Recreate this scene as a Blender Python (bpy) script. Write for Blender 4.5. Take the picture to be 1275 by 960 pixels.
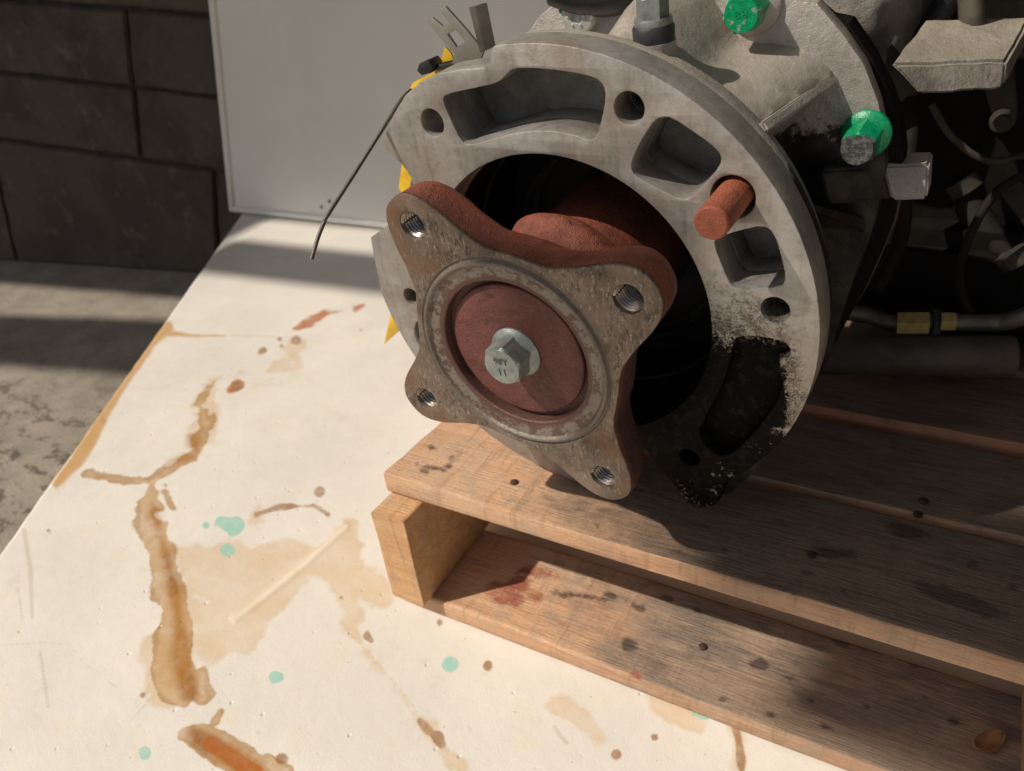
import bpy, bmesh, math, random
import numpy as np
from mathutils import Vector, Matrix, noise as mnoise
random.seed(7); rng = np.random.default_rng(5)
R = math.radians
for o in list(bpy.data.objects): bpy.data.objects.remove(o)
sc = bpy.context.scene
COL = sc.collection

# ------------------------------------------------------------------ camera
CAM_R = np.array([[0.8686, 0.1802, -0.4615], [0.4837, -0.5104, 0.7110], [-0.1074, -0.8408, -0.5305]])  # rows: world x,y,z in (right,down,forward)
u_, s_, v_ = np.linalg.svd(CAM_R); CAM_R = u_ @ v_
CAM_H = 0.53
F, CX, CY = 960.0, 637.5, 480.0
cam_d = bpy.data.cameras.new('camera'); cam = bpy.data.objects.new('camera', cam_d); COL.objects.link(cam)
cx, cy, cz = CAM_R @ np.array([1, 0, 0]), CAM_R @ np.array([0, -1, 0]), CAM_R @ np.array([0, 0, -1])
cam.matrix_world = Matrix(((cx[0], cy[0], cz[0], 0), (cx[1], cy[1], cz[1], 0), (cx[2], cy[2], cz[2], CAM_H), (0, 0, 0, 1)))
cam_d.sensor_width = 36; cam_d.lens = 36 * F / 1275; cam_d.clip_start = 0.02; cam_d.clip_end = 60
cam_d.dof.use_dof = True; cam_d.dof.focus_distance = 0.44; cam_d.dof.aperture_fstop = 11
sc.camera = cam

# ------------------------------------------------------------------ light
SUN = Vector((0.50, 0.46, -0.735)).normalized()
world = bpy.data.worlds.new('World'); sc.world = world; world.use_nodes = True
wn = world.node_tree.nodes; wl = world.node_tree.links
sky = wn.new('ShaderNodeTexSky'); sky.sky_type = 'NISHITA'; sky.sun_disc = False
sky.sun_elevation = math.asin(-SUN.z); sky.sun_rotation = math.atan2(-SUN.x, -SUN.y)
sky.dust_density = 2.5; sky.air_density = 1.0
wl.new(sky.outputs[0], wn['Background'].inputs[0]); wn['Background'].inputs[1].default_value = 0.075
sun_d = bpy.data.lights.new('sun', 'SUN'); sun = bpy.data.objects.new('sun', sun_d); COL.objects.link(sun)
sun_d.energy = 4.35; sun_d.angle = R(0.8); sun_d.color = (1.0, 0.915, 0.80)
sun.rotation_euler = SUN.to_track_quat('-Z', 'Y').to_euler()
sc.view_settings.view_transform = 'Standard'; sc.view_settings.look = 'None'
sc.view_settings.exposure = 0.0; sc.view_settings.gamma = 1.0; sc.view_settings.use_curve_mapping = False
sc.render.engine = 'CYCLES'

# ------------------------------------------------------------------ geometry of the place
def ray(p): return np.array([(p[0] - CX) / F, (p[1] - CY) / F, 1.0])
def to_world(v): return CAM_R @ v + np.array([0, 0, CAM_H])
def on_z(p, z):                                   # point on a level plane
    r = CAM_R @ ray(p); s = (z - CAM_H) / r[2]; return np.array([r[0] * s, r[1] * s, z])
def at_depth(p, d): return to_world(ray(p) * d)
GN = np.array([0.8056, -0.8813, 1.0]); GN /= np.linalg.norm(GN)      # gearbox shaft axis, away from the viewer (camera space)
GC = ray((698.66, 379.54)) * 0.5                                     # centre of the housing face
dn = CAM_R.T @ np.array([0, 0, -1.0])
gup = -dn - GN * (-dn @ GN); gup /= np.linalg.norm(gup)
grt = np.cross(gup, GN)
if grt[0] < 0: grt = -grt
def G(px, py, w=0.0):                             # point on a plane parallel to the housing face -> gearbox coordinates
    c = GC - GN * w; r = ray((px, py)); v = r * ((GN @ c) / (GN @ r)) - c
    return (float(v @ grt), float(v @ gup))
def Gd(px, py, depth):                            # point at a depth from the viewer -> gearbox coordinates
    v = ray((px, py)) * depth - GC
    return Vector((float(v @ grt), float(v @ gup), float(-(v @ GN))))
gx, gy, gz, go = CAM_R @ grt, CAM_R @ gup, CAM_R @ (-GN), to_world(GC)
GM = Matrix(((gx[0], gy[0], gz[0], go[0]), (gx[1], gy[1], gz[1], go[1]), (gx[2], gy[2], gz[2], go[2]), (0, 0, 0, 1)))
GI = GM.inverted()
def WG(p): return GI @ Vector(p)

# ------------------------------------------------------------------ material helpers
class NT:
    def __init__(s, name):
        s.m = bpy.data.materials.new(name); s.m.use_nodes = True
        s.t = s.m.node_tree; s.n = s.t.nodes; s.l = s.t.links; s.b = s.n['Principled BSDF']
        s.co = s.n.new('ShaderNodeTexCoord').outputs['Object']
    def set(s, sock, v):
        if isinstance(v, bpy.types.NodeSocket): s.l.new(v, sock)
        elif isinstance(v, (tuple, list)) and len(v) == 3 and sock.type == 'RGBA': sock.default_value = (*v, 1)
        else: sock.default_value = v
    def math(s, op, a, b=0.0, c=None, clamp=False):
        n = s.n.new('ShaderNodeMath'); n.operation = op; n.use_clamp = clamp
        s.set(n.inputs[0], a); s.set(n.inputs[1], b)
        if c is not None: s.set(n.inputs[2], c)
        return n.outputs[0]
    def noise(s, scale, detail=4, rough=0.6, co=None, dist=0.0):
        n = s.n.new('ShaderNodeTexNoise'); s.l.new(co or s.co, n.inputs['Vector'])
        n.inputs['Scale'].default_value = scale; n.inputs['Detail'].default_value = detail
        n.inputs['Roughness'].default_value = rough; n.inputs['Distortion'].default_value = dist
        return n.outputs['Fac']
    def vor(s, scale, co=None, feat='F1', rnd=1.0):
        n = s.n.new('ShaderNodeTexVoronoi'); n.feature = feat; s.l.new(co or s.co, n.inputs['Vector'])
        n.inputs['Scale'].default_value = scale; n.inputs['Randomness'].default_value = rnd
        return n.outputs['Distance']
    def ramp(s, f, lo, hi, a=0.0, b=1.0, smooth=True):
        n = s.n.new('ShaderNodeMapRange'); n.interpolation_type = 'SMOOTHSTEP' if smooth else 'LINEAR'
        s.set(n.inputs[0], f); n.inputs[1].default_value = lo; n.inputs[2].default_value = hi
        n.inputs[3].default_value = a; n.inputs[4].default_value = b
        return n.outputs[0]
    def mix(s, f, a, b):
        n = s.n.new('ShaderNodeMix'); n.data_type = 'RGBA'; n.clamp_factor = True
        s.set(n.inputs[0], f); s.set(n.inputs[6], a); s.set(n.inputs[7], b); return n.outputs[2]
    def scale(s, v, co=None, rot=(0, 0, 0), loc=(0, 0, 0)):
        n = s.n.new('ShaderNodeMapping'); s.l.new(co or s.co, n.inputs[0]); n.inputs['Scale'].default_value = v
        n.inputs['Rotation'].default_value = rot; n.inputs['Location'].default_value = loc; return n.outputs[0]
    def xyz(s, co=None):
        n = s.n.new('ShaderNodeSeparateXYZ'); s.l.new(co or s.co, n.inputs[0]); return n.outputs
    def nz(s): return s.xyz(s.n.new('ShaderNodeNewGeometry').outputs['True Normal'])[2]
    def attr(s, name):
        n = s.n.new('ShaderNodeAttribute'); n.attribute_name = name; return n.outputs['Fac']
    def rnd(s): return s.n.new('ShaderNodeObjectInfo').outputs['Random']
    def bump(s, h, dist=0.0005, strength=1.0, prev=None):
        n = s.n.new('ShaderNodeBump'); s.set(n.inputs['Height'], h)
        n.inputs['Distance'].default_value = dist; n.inputs['Strength'].default_value = strength
        if prev is not None: s.l.new(prev, n.inputs['Normal'])
        return n.outputs[0]
    def done(s, col, rough=0.6, metal=0.0, normal=None, spec=None):
        s.set(s.b.inputs['Base Color'], col); s.set(s.b.inputs['Roughness'], rough); s.set(s.b.inputs['Metallic'], metal)
        if normal is not None: s.l.new(normal, s.b.inputs['Normal'])
        if spec is not None: s.set(s.b.inputs['Specular IOR Level'], spec)
        return s.m

def simple(name, c1, c2, scale=60, rough=0.6, metal=0.0, bscale=300, bdist=0.0003, spec=None, r2=None):
    t = NT(name); f = t.ramp(t.noise(scale, 6, 0.65), 0.35, 0.65); c = t.mix(f, c1, c2)
    h = t.noise(bscale, 5, 0.7)
    rr = rough if r2 is None else t.ramp(f, 0, 1, rough, r2)
    return t.done(c, rr, metal, t.bump(h, bdist), spec)

def m_cast(name, base, dark, dusty, grime=False, lower=False, fine=False, dust=False, rough=0.62, metal=0.25, bumpd=0.0006):  # dust: dust tone that also stands in for sunlit tops
    t = NT(name)
    n1 = t.noise(28, 6, 0.7); n2 = t.noise(160, 5, 0.7); n3 = t.noise(9, 3, 0.5); n4 = t.noise(900, 3, 0.7)
    c = t.mix(t.ramp(n1, 0.35, 0.68), base, dark)
    c = t.mix(t.ramp(n3, 0.45, 0.70, 0, 0.75), c, dusty)
    c = t.mix(t.ramp(n2, 0.51, 0.70, 0, 0.40), c, tuple(x * 0.5 for x in dark))
    if fine:                                       # faint tool marks and brown drips instead of casting pits
        s1 = t.noise(150, 5, 0.75, t.scale((1.0, 0.16, 1))); c = t.mix(t.ramp(s1, 0.48, 0.72, 0, 0.5), c, (0.17, 0.13, 0.095))
        c = t.mix(t.ramp(t.noise(260, 3, 0.6, t.scale((0.14, 1.0, 1))), 0.60, 0.72, 0, 0.35), c, (0.48, 0.45, 0.41))
        c = t.mix(t.ramp(t.noise(17, 5, 0.7, t.scale((1, 1, 1), loc=(2, 9, 1))), 0.48, 0.66, 0, 0.55), c, (0.25, 0.19, 0.14))
        c = t.mix(t.ramp(t.vor(75), 0.02, 0.06, 0.7, 0.0), c, (0.05, 0.04, 0.03))
    else: c = t.mix(t.math('MULTIPLY', t.ramp(t.vor(85), 0.03, 0.12, 0.7, 0.0), t.ramp(n3, 0.45, 0.6)), c, (0.05, 0.04, 0.03))
    c = t.mix(t.ramp(n4, 0.55, 0.8, 0, 0.5), c, tuple(min(1, x * 1.5) for x in base))
    h = t.math('ADD', t.math('MULTIPLY', n4, 0.45), t.math('ADD', n2, (t.math('MULTIPLY', t.noise(70, 4, 0.7), 1.6) if not fine else t.math('MULTIPLY', s1, 0.8))))
    if dust: c = t.mix(t.math('MULTIPLY', t.ramp(t.math('ADD', t.nz(), t.math('MULTIPLY', n2, 0.5)), 0.85, 1.2), 0.40), c, (0.48, 0.42, 0.33))  # dust tone on upward faces, also standing in for sunlit tops
    rr = t.ramp(n1, 0.3, 0.7, rough, rough - 0.12); me = metal; nrm = t.bump(h, bumpd); spec = 0.5
    if grime:
        x, y, z = t.xyz()
        nn = t.math('ADD', t.math('MULTIPLY', t.noise(70, 6, 0.75), 0.045), t.math('MULTIPLY', t.noise(420, 4, 0.8), 0.05))
        # black greasy paint low on the right of the face: edge runs obliquely, thins out along the rim
        rad = t.math('SQRT', t.math('ADD', t.math('MULTIPLY', x, x), t.math('MULTIPLY', y, y)))
        edge = t.math('SUBTRACT', t.math('MULTIPLY_ADD', x, -0.10, 0.040), y)          # >0 below the line
        edge = t.math('SUBTRACT', edge, t.ramp(rad, 0.140, 0.163, 0.0, 0.062, False))
        edge = t.math('MINIMUM', edge, t.math('SUBTRACT', x, -0.012))
        e2 = t.math('SUBTRACT', t.math('ADD', edge, nn), 0.080)
        k = t.ramp(e2, 0.0, 0.004)
        brown = t.math('MULTIPLY', t.ramp(t.math('ADD', edge, t.math('MULTIPLY', nn, 1.6)), 0.066, 0.100), t.ramp(t.math('ADD', t.math('MULTIPLY', n4, 0.5), t.math('MULTIPLY', n2, 0.5)), 0.44, 0.54))
        c = t.mix(t.math('MULTIPLY', brown, 0.9), c, (0.060, 0.040, 0.024))
        chips = t.ramp(t.math('ADD', t.math('ADD', t.math('MULTIPLY', t.noise(330, 3, 0.8), 0.5), t.math('MULTIPLY', t.noise(60, 3, 0.6), 0.5)), t.ramp(rad, 0.135, 0.162, 0, 0.10)), 0.665, 0.675)
        kk = t.math('MULTIPLY', k, t.math('SUBTRACT', 1.0, chips))
        c = t.mix(kk, c, t.mix(t.ramp(n2, 0.5, 0.7), (0.0055, 0.0048, 0.0042), (0.020, 0.017, 0.014)))
        rr = t.math('MULTIPLY_ADD', kk, 0.12, rr); me = t.math('MULTIPLY', t.math('SUBTRACT', 1.0, kk), metal)
        hh = t.math('ADD', h, t.math('MULTIPLY', kk, 1.6)); nrm = t.bump(hh, bumpd); spec = t.math('MULTIPLY_ADD', kk, -0.46, 0.5)
    if lower:                                      # shade below the rib put into the colour, mixed with black oil
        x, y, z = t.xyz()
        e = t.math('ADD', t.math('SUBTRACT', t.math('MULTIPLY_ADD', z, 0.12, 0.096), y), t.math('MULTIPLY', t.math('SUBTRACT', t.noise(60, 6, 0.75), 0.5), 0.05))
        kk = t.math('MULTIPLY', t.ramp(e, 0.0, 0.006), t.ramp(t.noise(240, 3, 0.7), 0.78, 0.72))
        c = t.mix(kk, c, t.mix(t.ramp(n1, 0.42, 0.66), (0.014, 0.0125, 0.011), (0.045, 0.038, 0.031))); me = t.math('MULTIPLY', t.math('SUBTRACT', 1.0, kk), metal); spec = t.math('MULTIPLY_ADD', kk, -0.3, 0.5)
    return t.done(c, rr, me, nrm, spec)

M = {}
M['cast'] = m_cast('cast_aluminium_pockets', (0.215, 0.215, 0.21), (0.11, 0.108, 0.104), (0.20, 0.17, 0.135), grime=True, dust=True, bumpd=0.0009)  # darker base puts the shade inside the pockets into the colour
def m_ring():
    return m_cast('machined_aluminium_greasy', (0.42, 0.40, 0.375), (0.29, 0.275, 0.255), (0.36, 0.32, 0.265), grime=True, fine=True, rough=0.50, metal=0.55, bumpd=0.0003)
M['cast2'] = m_cast('cast_aluminium_dust_and_sun', (0.40, 0.37, 0.335), (0.29, 0.265, 0.235), (0.46, 0.40, 0.33), dust=True, bumpd=0.0007)
M['cast_low'] = m_cast('cast_aluminium_oil_and_shade', (0.40, 0.37, 0.335), (0.29, 0.265, 0.235), (0.46, 0.40, 0.33), lower=True, dust=True, rough=0.55, metal=0.4, bumpd=0.0006)
M['cast_rough'] = m_cast('cast_iron_dust_and_sun', (0.20, 0.18, 0.155), (0.105, 0.094, 0.08), (0.46, 0.40, 0.31), dust=True, bumpd=0.0012, metal=0.1, rough=0.8)
M['dark_iron'] = simple('dark_engine_shade', (0.006, 0.0055, 0.005), (0.011, 0.009, 0.0075), 30, 0.8, spec=0.06)  # near-black base stands in for the shade over the engine
M['old_iron'] = simple('shaded_iron', (0.060, 0.050, 0.040), (0.028, 0.024, 0.02), 90, 0.7, spec=0.2)
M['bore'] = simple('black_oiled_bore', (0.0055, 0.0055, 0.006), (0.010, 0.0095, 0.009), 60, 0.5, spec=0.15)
M['rubber'] = simple('black_rubber', (0.018, 0.018, 0.02), (0.03, 0.03, 0.032), 60, 0.5)
M['brass'] = simple('dusty_brass', (0.42, 0.31, 0.11), (0.30, 0.22, 0.09), 200, 0.5, 0.4)
M['pipe'] = simple('dull_steel_pipe', (0.17, 0.15, 0.12), (0.10, 0.09, 0.075), 60, 0.5, 0.5)
M['cooler'] = simple('dark_grey_cooler_paint', (0.080, 0.060, 0.044), (0.040, 0.033, 0.026), 30, 0.6)
M['zinc'] = simple('zinc_plating', (0.29, 0.315, 0.295), (0.19, 0.205, 0.19), 110, 0.42, 0.45, 500, 0.0002)
M['clip'] = simple('dull_steel_clip', (0.24, 0.22, 0.185), (0.19, 0.17, 0.145), 40, 0.5, 0.3)
M['yellow'] = simple('yellow_tag_plastic', (0.72, 0.45, 0.02), (0.55, 0.32, 0.015), 40, 0.45)
M['black_plastic'] = simple('black_plastic', (0.012, 0.012, 0.013), (0.02, 0.02, 0.02), 60, 0.35)
M['tie'] = simple('cable_tie_nylon', (0.055, 0.048, 0.036), (0.09, 0.078, 0.055), 90, 0.4)
M['white_bolt'] = simple('bright_zinc', (0.60, 0.61, 0.58), (0.45, 0.46, 0.43), 200, 0.35, 0.4)
M['leaf'] = simple('dry_leaf', (0.30, 0.15, 0.06), (0.18, 0.09, 0.04), 80, 0.7)

def m_green():
    t = NT('green_marking_paint'); x, y, z = t.xyz()
    n = t.noise(320, 4, 0.7)
    c = t.mix(t.ramp(n, 0.40, 0.66), (0.0, 0.29, 0.11), (0.0, 0.20, 0.078))
    k = t.ramp(t.math('ADD', t.noise(130, 3, 0.6), t.math('MULTIPLY', y, 9.0)), 0.36, 0.40)
    c = t.mix(k, (0.30, 0.28, 0.25), c)
    return t.done(c, 0.35, 0.0, t.bump(n, 0.0004))
M['green'] = m_green()
def m_green_half():
    t = NT('green_paint_worn_to_metal'); x, y, z = t.xyz(); n = t.noise(260, 4, 0.75)
    c = t.mix(t.ramp(n, 0.40, 0.66), (0.0, 0.27, 0.105), (0.0, 0.17, 0.068))
    e = t.math('ADD', t.math('MULTIPLY', y, 40.0), t.math('ADD', t.math('MULTIPLY', z, -45.0), n))
    k = t.ramp(e, 5.05, 4.95)
    c = t.mix(k, c, t.mix(t.ramp(t.noise(420, 3, 0.7), 0.45, 0.6), (0.085, 0.09, 0.088), (0.20, 0.21, 0.20)))
    return t.done(c, 0.36, t.math('MULTIPLY', k, 0.5), t.bump(n, 0.0005))
M['green_half'] = m_green_half()

def m_red(name, a, b, dust=0.3, side_shade=False):
    t = NT(name)
    n1 = t.noise(40, 6, 0.7); n2 = t.noise(420, 4, 0.75)
    c = t.mix(t.ramp(n1, 0.35, 0.7), a, b)
    c = t.mix(t.ramp(n2, 0.5, 0.75, 0, dust), c, (0.34, 0.22, 0.17))
    c = t.mix(t.ramp(t.vor(150), 0.02, 0.10, 0.8, 0), c, (0.07, 0.025, 0.02))
    c = t.mix(t.ramp(t.noise(900, 2, 0.5), 0.72, 0.78), c, (0.55, 0.45, 0.38))
    c = t.mix(t.ramp(t.noise(90, 5, 0.75, t.scale((1, 1, 1), loc=(1, 6, 2))), 0.52, 0.66, 0, 0.6), c, tuple(x * 0.45 for x in b))
    if side_shade:  # shade on the right and lower sides, put into the red
        x, y, z = t.xyz()
        e = t.math('ADD', t.math('MULTIPLY_ADD', x, 0.9, 0.0), t.math('MULTIPLY_ADD', y, -1.0, t.math('MULTIPLY', t.noise(60, 5, 0.75), 0.04)))
        c = t.mix(t.math('MULTIPLY', t.math('MULTIPLY', t.ramp(e, 0.040, 0.075), t.ramp(z, 0.0600, 0.0570)), 0.85), c, (0.028, 0.012, 0.009))
    return t.done(c, t.ramp(n1, 0.3, 0.7, 0.5, 0.68), 0.0, t.bump(t.math('ADD', t.math('ADD', n2, t.math('MULTIPLY', t.noise(110, 3), 1.5)), t.noise(1200, 2)), 0.0007))
M['red'] = m_red('red_oxide_primer', (0.255, 0.066, 0.034), (0.14, 0.038, 0.024), side_shade=True)
M['red_disc'] = m_red('red_oxide_primer_disc', (0.145, 0.040, 0.030), (0.10, 0.030, 0.024), 0.2)
M['pin'] = m_red('orange_primer_pin', (0.31, 0.080, 0.036), (0.23, 0.06, 0.030), 0.15)

def m_face():
    t = NT('machined_steel_face'); x, y, z = t.xyz()
    rad = t.math('SQRT', t.math('ADD', t.math('MULTIPLY', x, x), t.math('MULTIPLY', y, y)))
    n1 = t.noise(34, 6, 0.7); n2 = t.noise(220, 5, 0.75)
    st = t.noise(300, 5, 0.85, t.scale((1.2, 0.50, 1), rot=(0, 0, R(-38))))
    st2 = t.noise(420, 3, 0.8, t.scale((1.1, 0.40, 1), rot=(0, 0, R(-80)), loc=(3, 1, 0)))
    c = t.mix(t.ramp(n1, 0.36, 0.64), (0.225, 0.170, 0.125), (0.14, 0.10, 0.070))
    c = t.mix(t.math('MULTIPLY', t.ramp(st, 0.51, 0.58, 0, 0.95), t.ramp(t.noise(40, 3, 0.6, t.scale((1, 1, 1), loc=(8, 3, 1))), 0.42, 0.58, 0.15, 1)), c, (0.06, 0.045, 0.035))
    c = t.mix(t.ramp(n2, 0.56, 0.70, 0, 0.6), c, (0.11, 0.08, 0.06))
    c = t.mix(t.ramp(st2, 0.57, 0.66, 0, 0.7), c, (0.42, 0.37, 0.32))
    c = t.mix(t.ramp(t.noise(24, 4, 0.6, loc_co(t)), 0.52, 0.68, 0, 0.7), c, (0.20, 0.105, 0.055))
    # mottled paint rings of the pilot recess
    inner = t.math('MULTIPLY', t.ramp(rad, 0.0605, 0.0595), 1.0)
    mott = t.mix(t.ramp(t.math('ADD', n2, t.math('MULTIPLY', t.noise(60, 4), 0.5)), 0.70, 0.78), (0.13, 0.078, 0.060), (0.23, 0.195, 0.165))
    mott = t.mix(t.ramp(rad, 0.0520, 0.0545), (0.12, 0.06, 0.048), mott)
    c = t.mix(inner, c, mott)
    r1 = t.math('MULTIPLY', t.ramp(rad, 0.0598, 0.0612), t.ramp(rad, 0.0672, 0.0655))
    c = t.mix(t.math('MULTIPLY', r1, 0.6), c, (0.19, 0.165, 0.145))
    h = t.math('ADD', t.math('ADD', t.math('MULTIPLY', st, 0.9), t.math('MULTIPLY', st2, 0.7)), n2)
    return t.done(c, t.ramp(n1, 0.3, 0.7, 0.38, 0.56), 0.45, t.bump(h, 0.0006))
def loc_co(t): return t.scale((1, 1, 1), loc=(5, 3, 1))
M['face'] = m_face()
M['thread'] = simple('cut_thread_steel', (0.42, 0.36, 0.30), (0.22, 0.18, 0.15), 200, 0.30, 0.75)

# ------------------------------------------------------------------ mesh helpers
def tag(o, label=None, cat=None, group=None, kind=None):
    if label: o['label'] = label
    if cat: o['category'] = cat
    if group: o['group'] = group
    if kind: o['kind'] = kind
    return o
def finish(me, smooth):
    if smooth is not None:
        me.polygons.foreach_set('use_smooth', [True] * len(me.polygons))
        me.set_sharp_from_angle(angle=R(smooth))
def obj(name, bm, mat, parent=None, smooth=35, loc=None):
    me = bpy.data.meshes.new(name)
    if isinstance(bm, bmesh.types.BMesh):
        bmesh.ops.recalc_face_normals(bm, faces=bm.faces); bm.to_mesh(me); bm.free()
    else: me.from_pydata(*bm)
    me.materials.append(mat); finish(me, smooth)
    o = bpy.data.objects.new(name, me); COL.objects.link(o)
    if parent: o.parent = parent
    if loc is not None: o.location = loc
    return o
def empty(name, loc=(0, 0, 0), mat=None):
    o = bpy.data.objects.new(name, None); COL.objects.link(o); o.empty_display_size = 0.05
    if mat is not None: o.matrix_world = mat
    else: o.location = loc
    return o
def curve_obj(name, loops, w0, w1, mat, parent=None, bevel=0.0008, smooth=30, grow=0.0):
    """solid plate: first loop outline, others holes, from w1 (back) to w0 (front)"""
    cu = bpy.data.curves.new(name, 'CURVE'); cu.dimensions = '2D'; cu.fill_mode = 'BOTH'
    cu.extrude = max(1e-5, (w0 - w1) / 2 - bevel); cu.bevel_depth = bevel; cu.bevel_resolution = 1; cu.offset = -bevel + grow
    for L in loops:
        sp = cu.splines.new('POLY'); sp.points.add(len(L) - 1)
        for i, p in enumerate(L): sp.points[i].co = (p[0], p[1], 0, 1)
        sp.use_cyclic_u = True
    tmp = bpy.data.objects.new('tmp', cu); COL.objects.link(tmp)
    dg = bpy.context.evaluated_depsgraph_get(); dg.update()
    me = bpy.data.meshes.new_from_object(tmp.evaluated_get(dg))
    bpy.data.objects.remove(tmp)
    bm = bmesh.new(); bm.from_mesh(me); bpy.data.meshes.remove(me)
    bmesh.ops.remove_doubles(bm, verts=bm.verts, dist=1e-6)
    bmesh.ops.translate(bm, verts=bm.verts, vec=(0, 0, (w0 + w1) / 2))
    return obj(name, bm, mat, parent, smooth)
def circ(a, b, r, n=40): return [(a + r * math.cos(2 * math.pi * i / n), b + r * math.sin(2 * math.pi * i / n)) for i in range(n)]
def round_poly(P, k=2):                            # Chaikin corner cutting
    for _ in range(k):
        Q = []
        for i in range(len(P)):
            a, b = P[i], P[(i + 1) % len(P)]
            Q += [(a[0] * .75 + b[0] * .25, a[1] * .75 + b[1] * .25), (a[0] * .25 + b[0] * .75, a[1] * .25 + b[1] * .75)]
        P = Q
    return P
def lathe(prof, n=64, cap0=False, cap1=False, closed=False):
    """prof: list of (r, w), axis w"""
    bm = bmesh.new(); rings = []
    for r, w in prof:
        rings.append([bm.verts.new((r * math.cos(2 * math.pi * i / n), r * math.sin(2 * math.pi * i / n), w)) for i in range(n)])
    pr = list(zip(rings, rings[1:])) + ([(rings[-1], rings[0])] if closed else [])
    for A, B in pr:
        for i in range(n): bm.faces.new((A[i], A[(i + 1) % n], B[(i + 1) % n], B[i]))
    if cap0: bm.faces.new(rings[0])
    if cap1: bm.faces.new(rings[-1])
    return bm
def tube_bm(pts, r, n=16, bm=None, cap=True):
    bm = bm or bmesh.new(); pts = [Vector(p) for p in pts]; rs = r if isinstance(r, (list, tuple)) else [r] * len(pts)
    prev = None; rings = []
    for i, p in enumerate(pts):
        d = (pts[min(i + 1, len(pts) - 1)] - pts[max(i - 1, 0)]).normalized()
        if prev is None: u = d.orthogonal().normalized()
        else: u = (prev - d * prev.dot(d)).normalized()
        prev = u; v = d.cross(u)
        rings.append([bm.verts.new(p + (u * math.cos(2 * math.pi * k / n) + v * math.sin(2 * math.pi * k / n)) * rs[i]) for k in range(n)])
    for A, B in zip(rings, rings[1:]):
        for k in range(n): bm.faces.new((A[k], A[(k + 1) % n], B[(k + 1) % n], B[k]))
    if cap: bm.faces.new(rings[0]); bm.faces.new(rings[-1])
    return bm
def spline(pts, n=8):
    P = [Vector(p) for p in pts]; P = [P[0] * 2 - P[1]] + P + [P[-1] * 2 - P[-2]]; out = []
    for i in range(1, len(P) - 2):
        for k in range(n):
            t = k / n; a, b, c, d = P[i - 1:i + 3]
            out.append(0.5 * ((2 * b) + (c - a) * t + (2 * a - 5 * b + 4 * c - d) * t * t + (3 * b - a - 3 * c + d) * t ** 3))
    out.append(P[-2]); return out
def box_bm(x0, x1, y0, y1, z0, z1, bev=0.0, seg=2, bm=None):
    b2 = bmesh.new(); bmesh.ops.create_cube(b2, size=1)
    for v in b2.verts: v.co = Vector(((x0 + x1) / 2 + v.co.x * (x1 - x0), (y0 + y1) / 2 + v.co.y * (y1 - y0), (z0 + z1) / 2 + v.co.z * (z1 - z0)))
    if bev: bmesh.ops.bevel(b2, geom=b2.edges[:], offset=bev, segments=seg, affect='EDGES')
    return b2
def prism_bm(P, vec, bev=0.0):                     # polygon of 3-D points swept by a vector
    bm = bmesh.new(); a = [bm.verts.new(Vector(p)) for p in P]; b = [bm.verts.new(Vector(p) + Vector(vec)) for p in P]
    bm.faces.new(a); bm.faces.new(b[::-1]); n = len(P)
    for i in range(n): bm.faces.new((a[i], b[i], b[(i + 1) % n], a[(i + 1) % n]))
    bmesh.ops.recalc_face_normals(bm, faces=bm.faces)
    if bev: bmesh.ops.bevel(bm, geom=bm.edges[:], offset=bev, segments=2, affect='EDGES')
    return bm
def rough_up(bm, amp, scale, seed=0, cuts=0):
    if cuts: bmesh.ops.subdivide_edges(bm, edges=bm.edges[:], cuts=cuts, use_grid_fill=True)
    bm.normal_update(); off = Vector((seed * 3.1, seed * 1.7, seed))
    ds = [v.normal * (mnoise.noise(v.co * scale + off) + 0.5 * mnoise.noise(v.co * scale * 2.3 + off)) * amp for v in bm.verts]
    for v, d in zip(bm.verts, ds): v.co += d
    return bm

# ================================================================== SETTING: raised slab, ground
GZ = -0.18
def edge_x(y): return -0.8296 - 0.6325 * (y - 0.233)
ys = np.concatenate([np.linspace(-2.4, -0.12, 12)[:-1], np.arange(-0.12, 1.1551, 0.0026), [1.1560]])
ts = np.concatenate([np.arange(0, 1.05, 0.0026), np.linspace(1.06, 4.6, 14)])
Yg, Tg = np.meshgrid(ys, ts, indexing='ij')
wob = np.array([0.0016 * mnoise.noise(Vector((y * 14, 0, 3))) + 0.0008 * mnoise.noise(Vector((y * 60, 5, 3))) for y in ys])
Xg = edge_x(Yg) + Tg + wob[:, None] * np.exp(-Tg / 0.02)
Zg = -0.004 * np.exp(-(Tg / 0.004) ** 2)
nv, nu = Yg.shape
# photograph coordinates of every slab point, to lay the traced stains where they lie on the slab
Pw = np.stack([Xg, Yg, Zg - CAM_H], -1) @ CAM_R
dep = np.where(Pw[..., 2] > 0.05, Pw[..., 2], 1e6)
PX = CX + F * Pw[..., 0] / dep; PY = CY + F * Pw[..., 1] / dep
vis = (Pw[..., 2] > 0.05) & (PX > -150) & (PX < 1400) & (PY > 150) & (PY < 1100)
PX = np.where(vis, PX, -1e4); PY = np.where(vis, PY, -1e4)
def sdf_line(pts):                                  # pts: (x, y, half-width); negative inside
    out = np.full(PX.shape, 1e3)
    if len(pts) == 1: pts = [pts[0], pts[0]]
    for (x0, y0, r0), (x1, y1, r1) in zip(pts, pts[1:]):
        dx, dy = x1 - x0, y1 - y0; L = dx * dx + dy * dy + 1e-9
        t = np.clip(((PX - x0) * dx + (PY - y0) * dy) / L, 0, 1)
        d = np.hypot(PX - x0 - t * dx, PY - y0 - t * dy) - (r0 + t * (r1 - r0)); out = np.minimum(out, d)
    return out
def uni(*L): 
    out = np.full(PX.shape, 40.0)
    for l in L: out = np.minimum(out, sdf_line(l))
    return np.clip(out, -40, 40)
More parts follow.
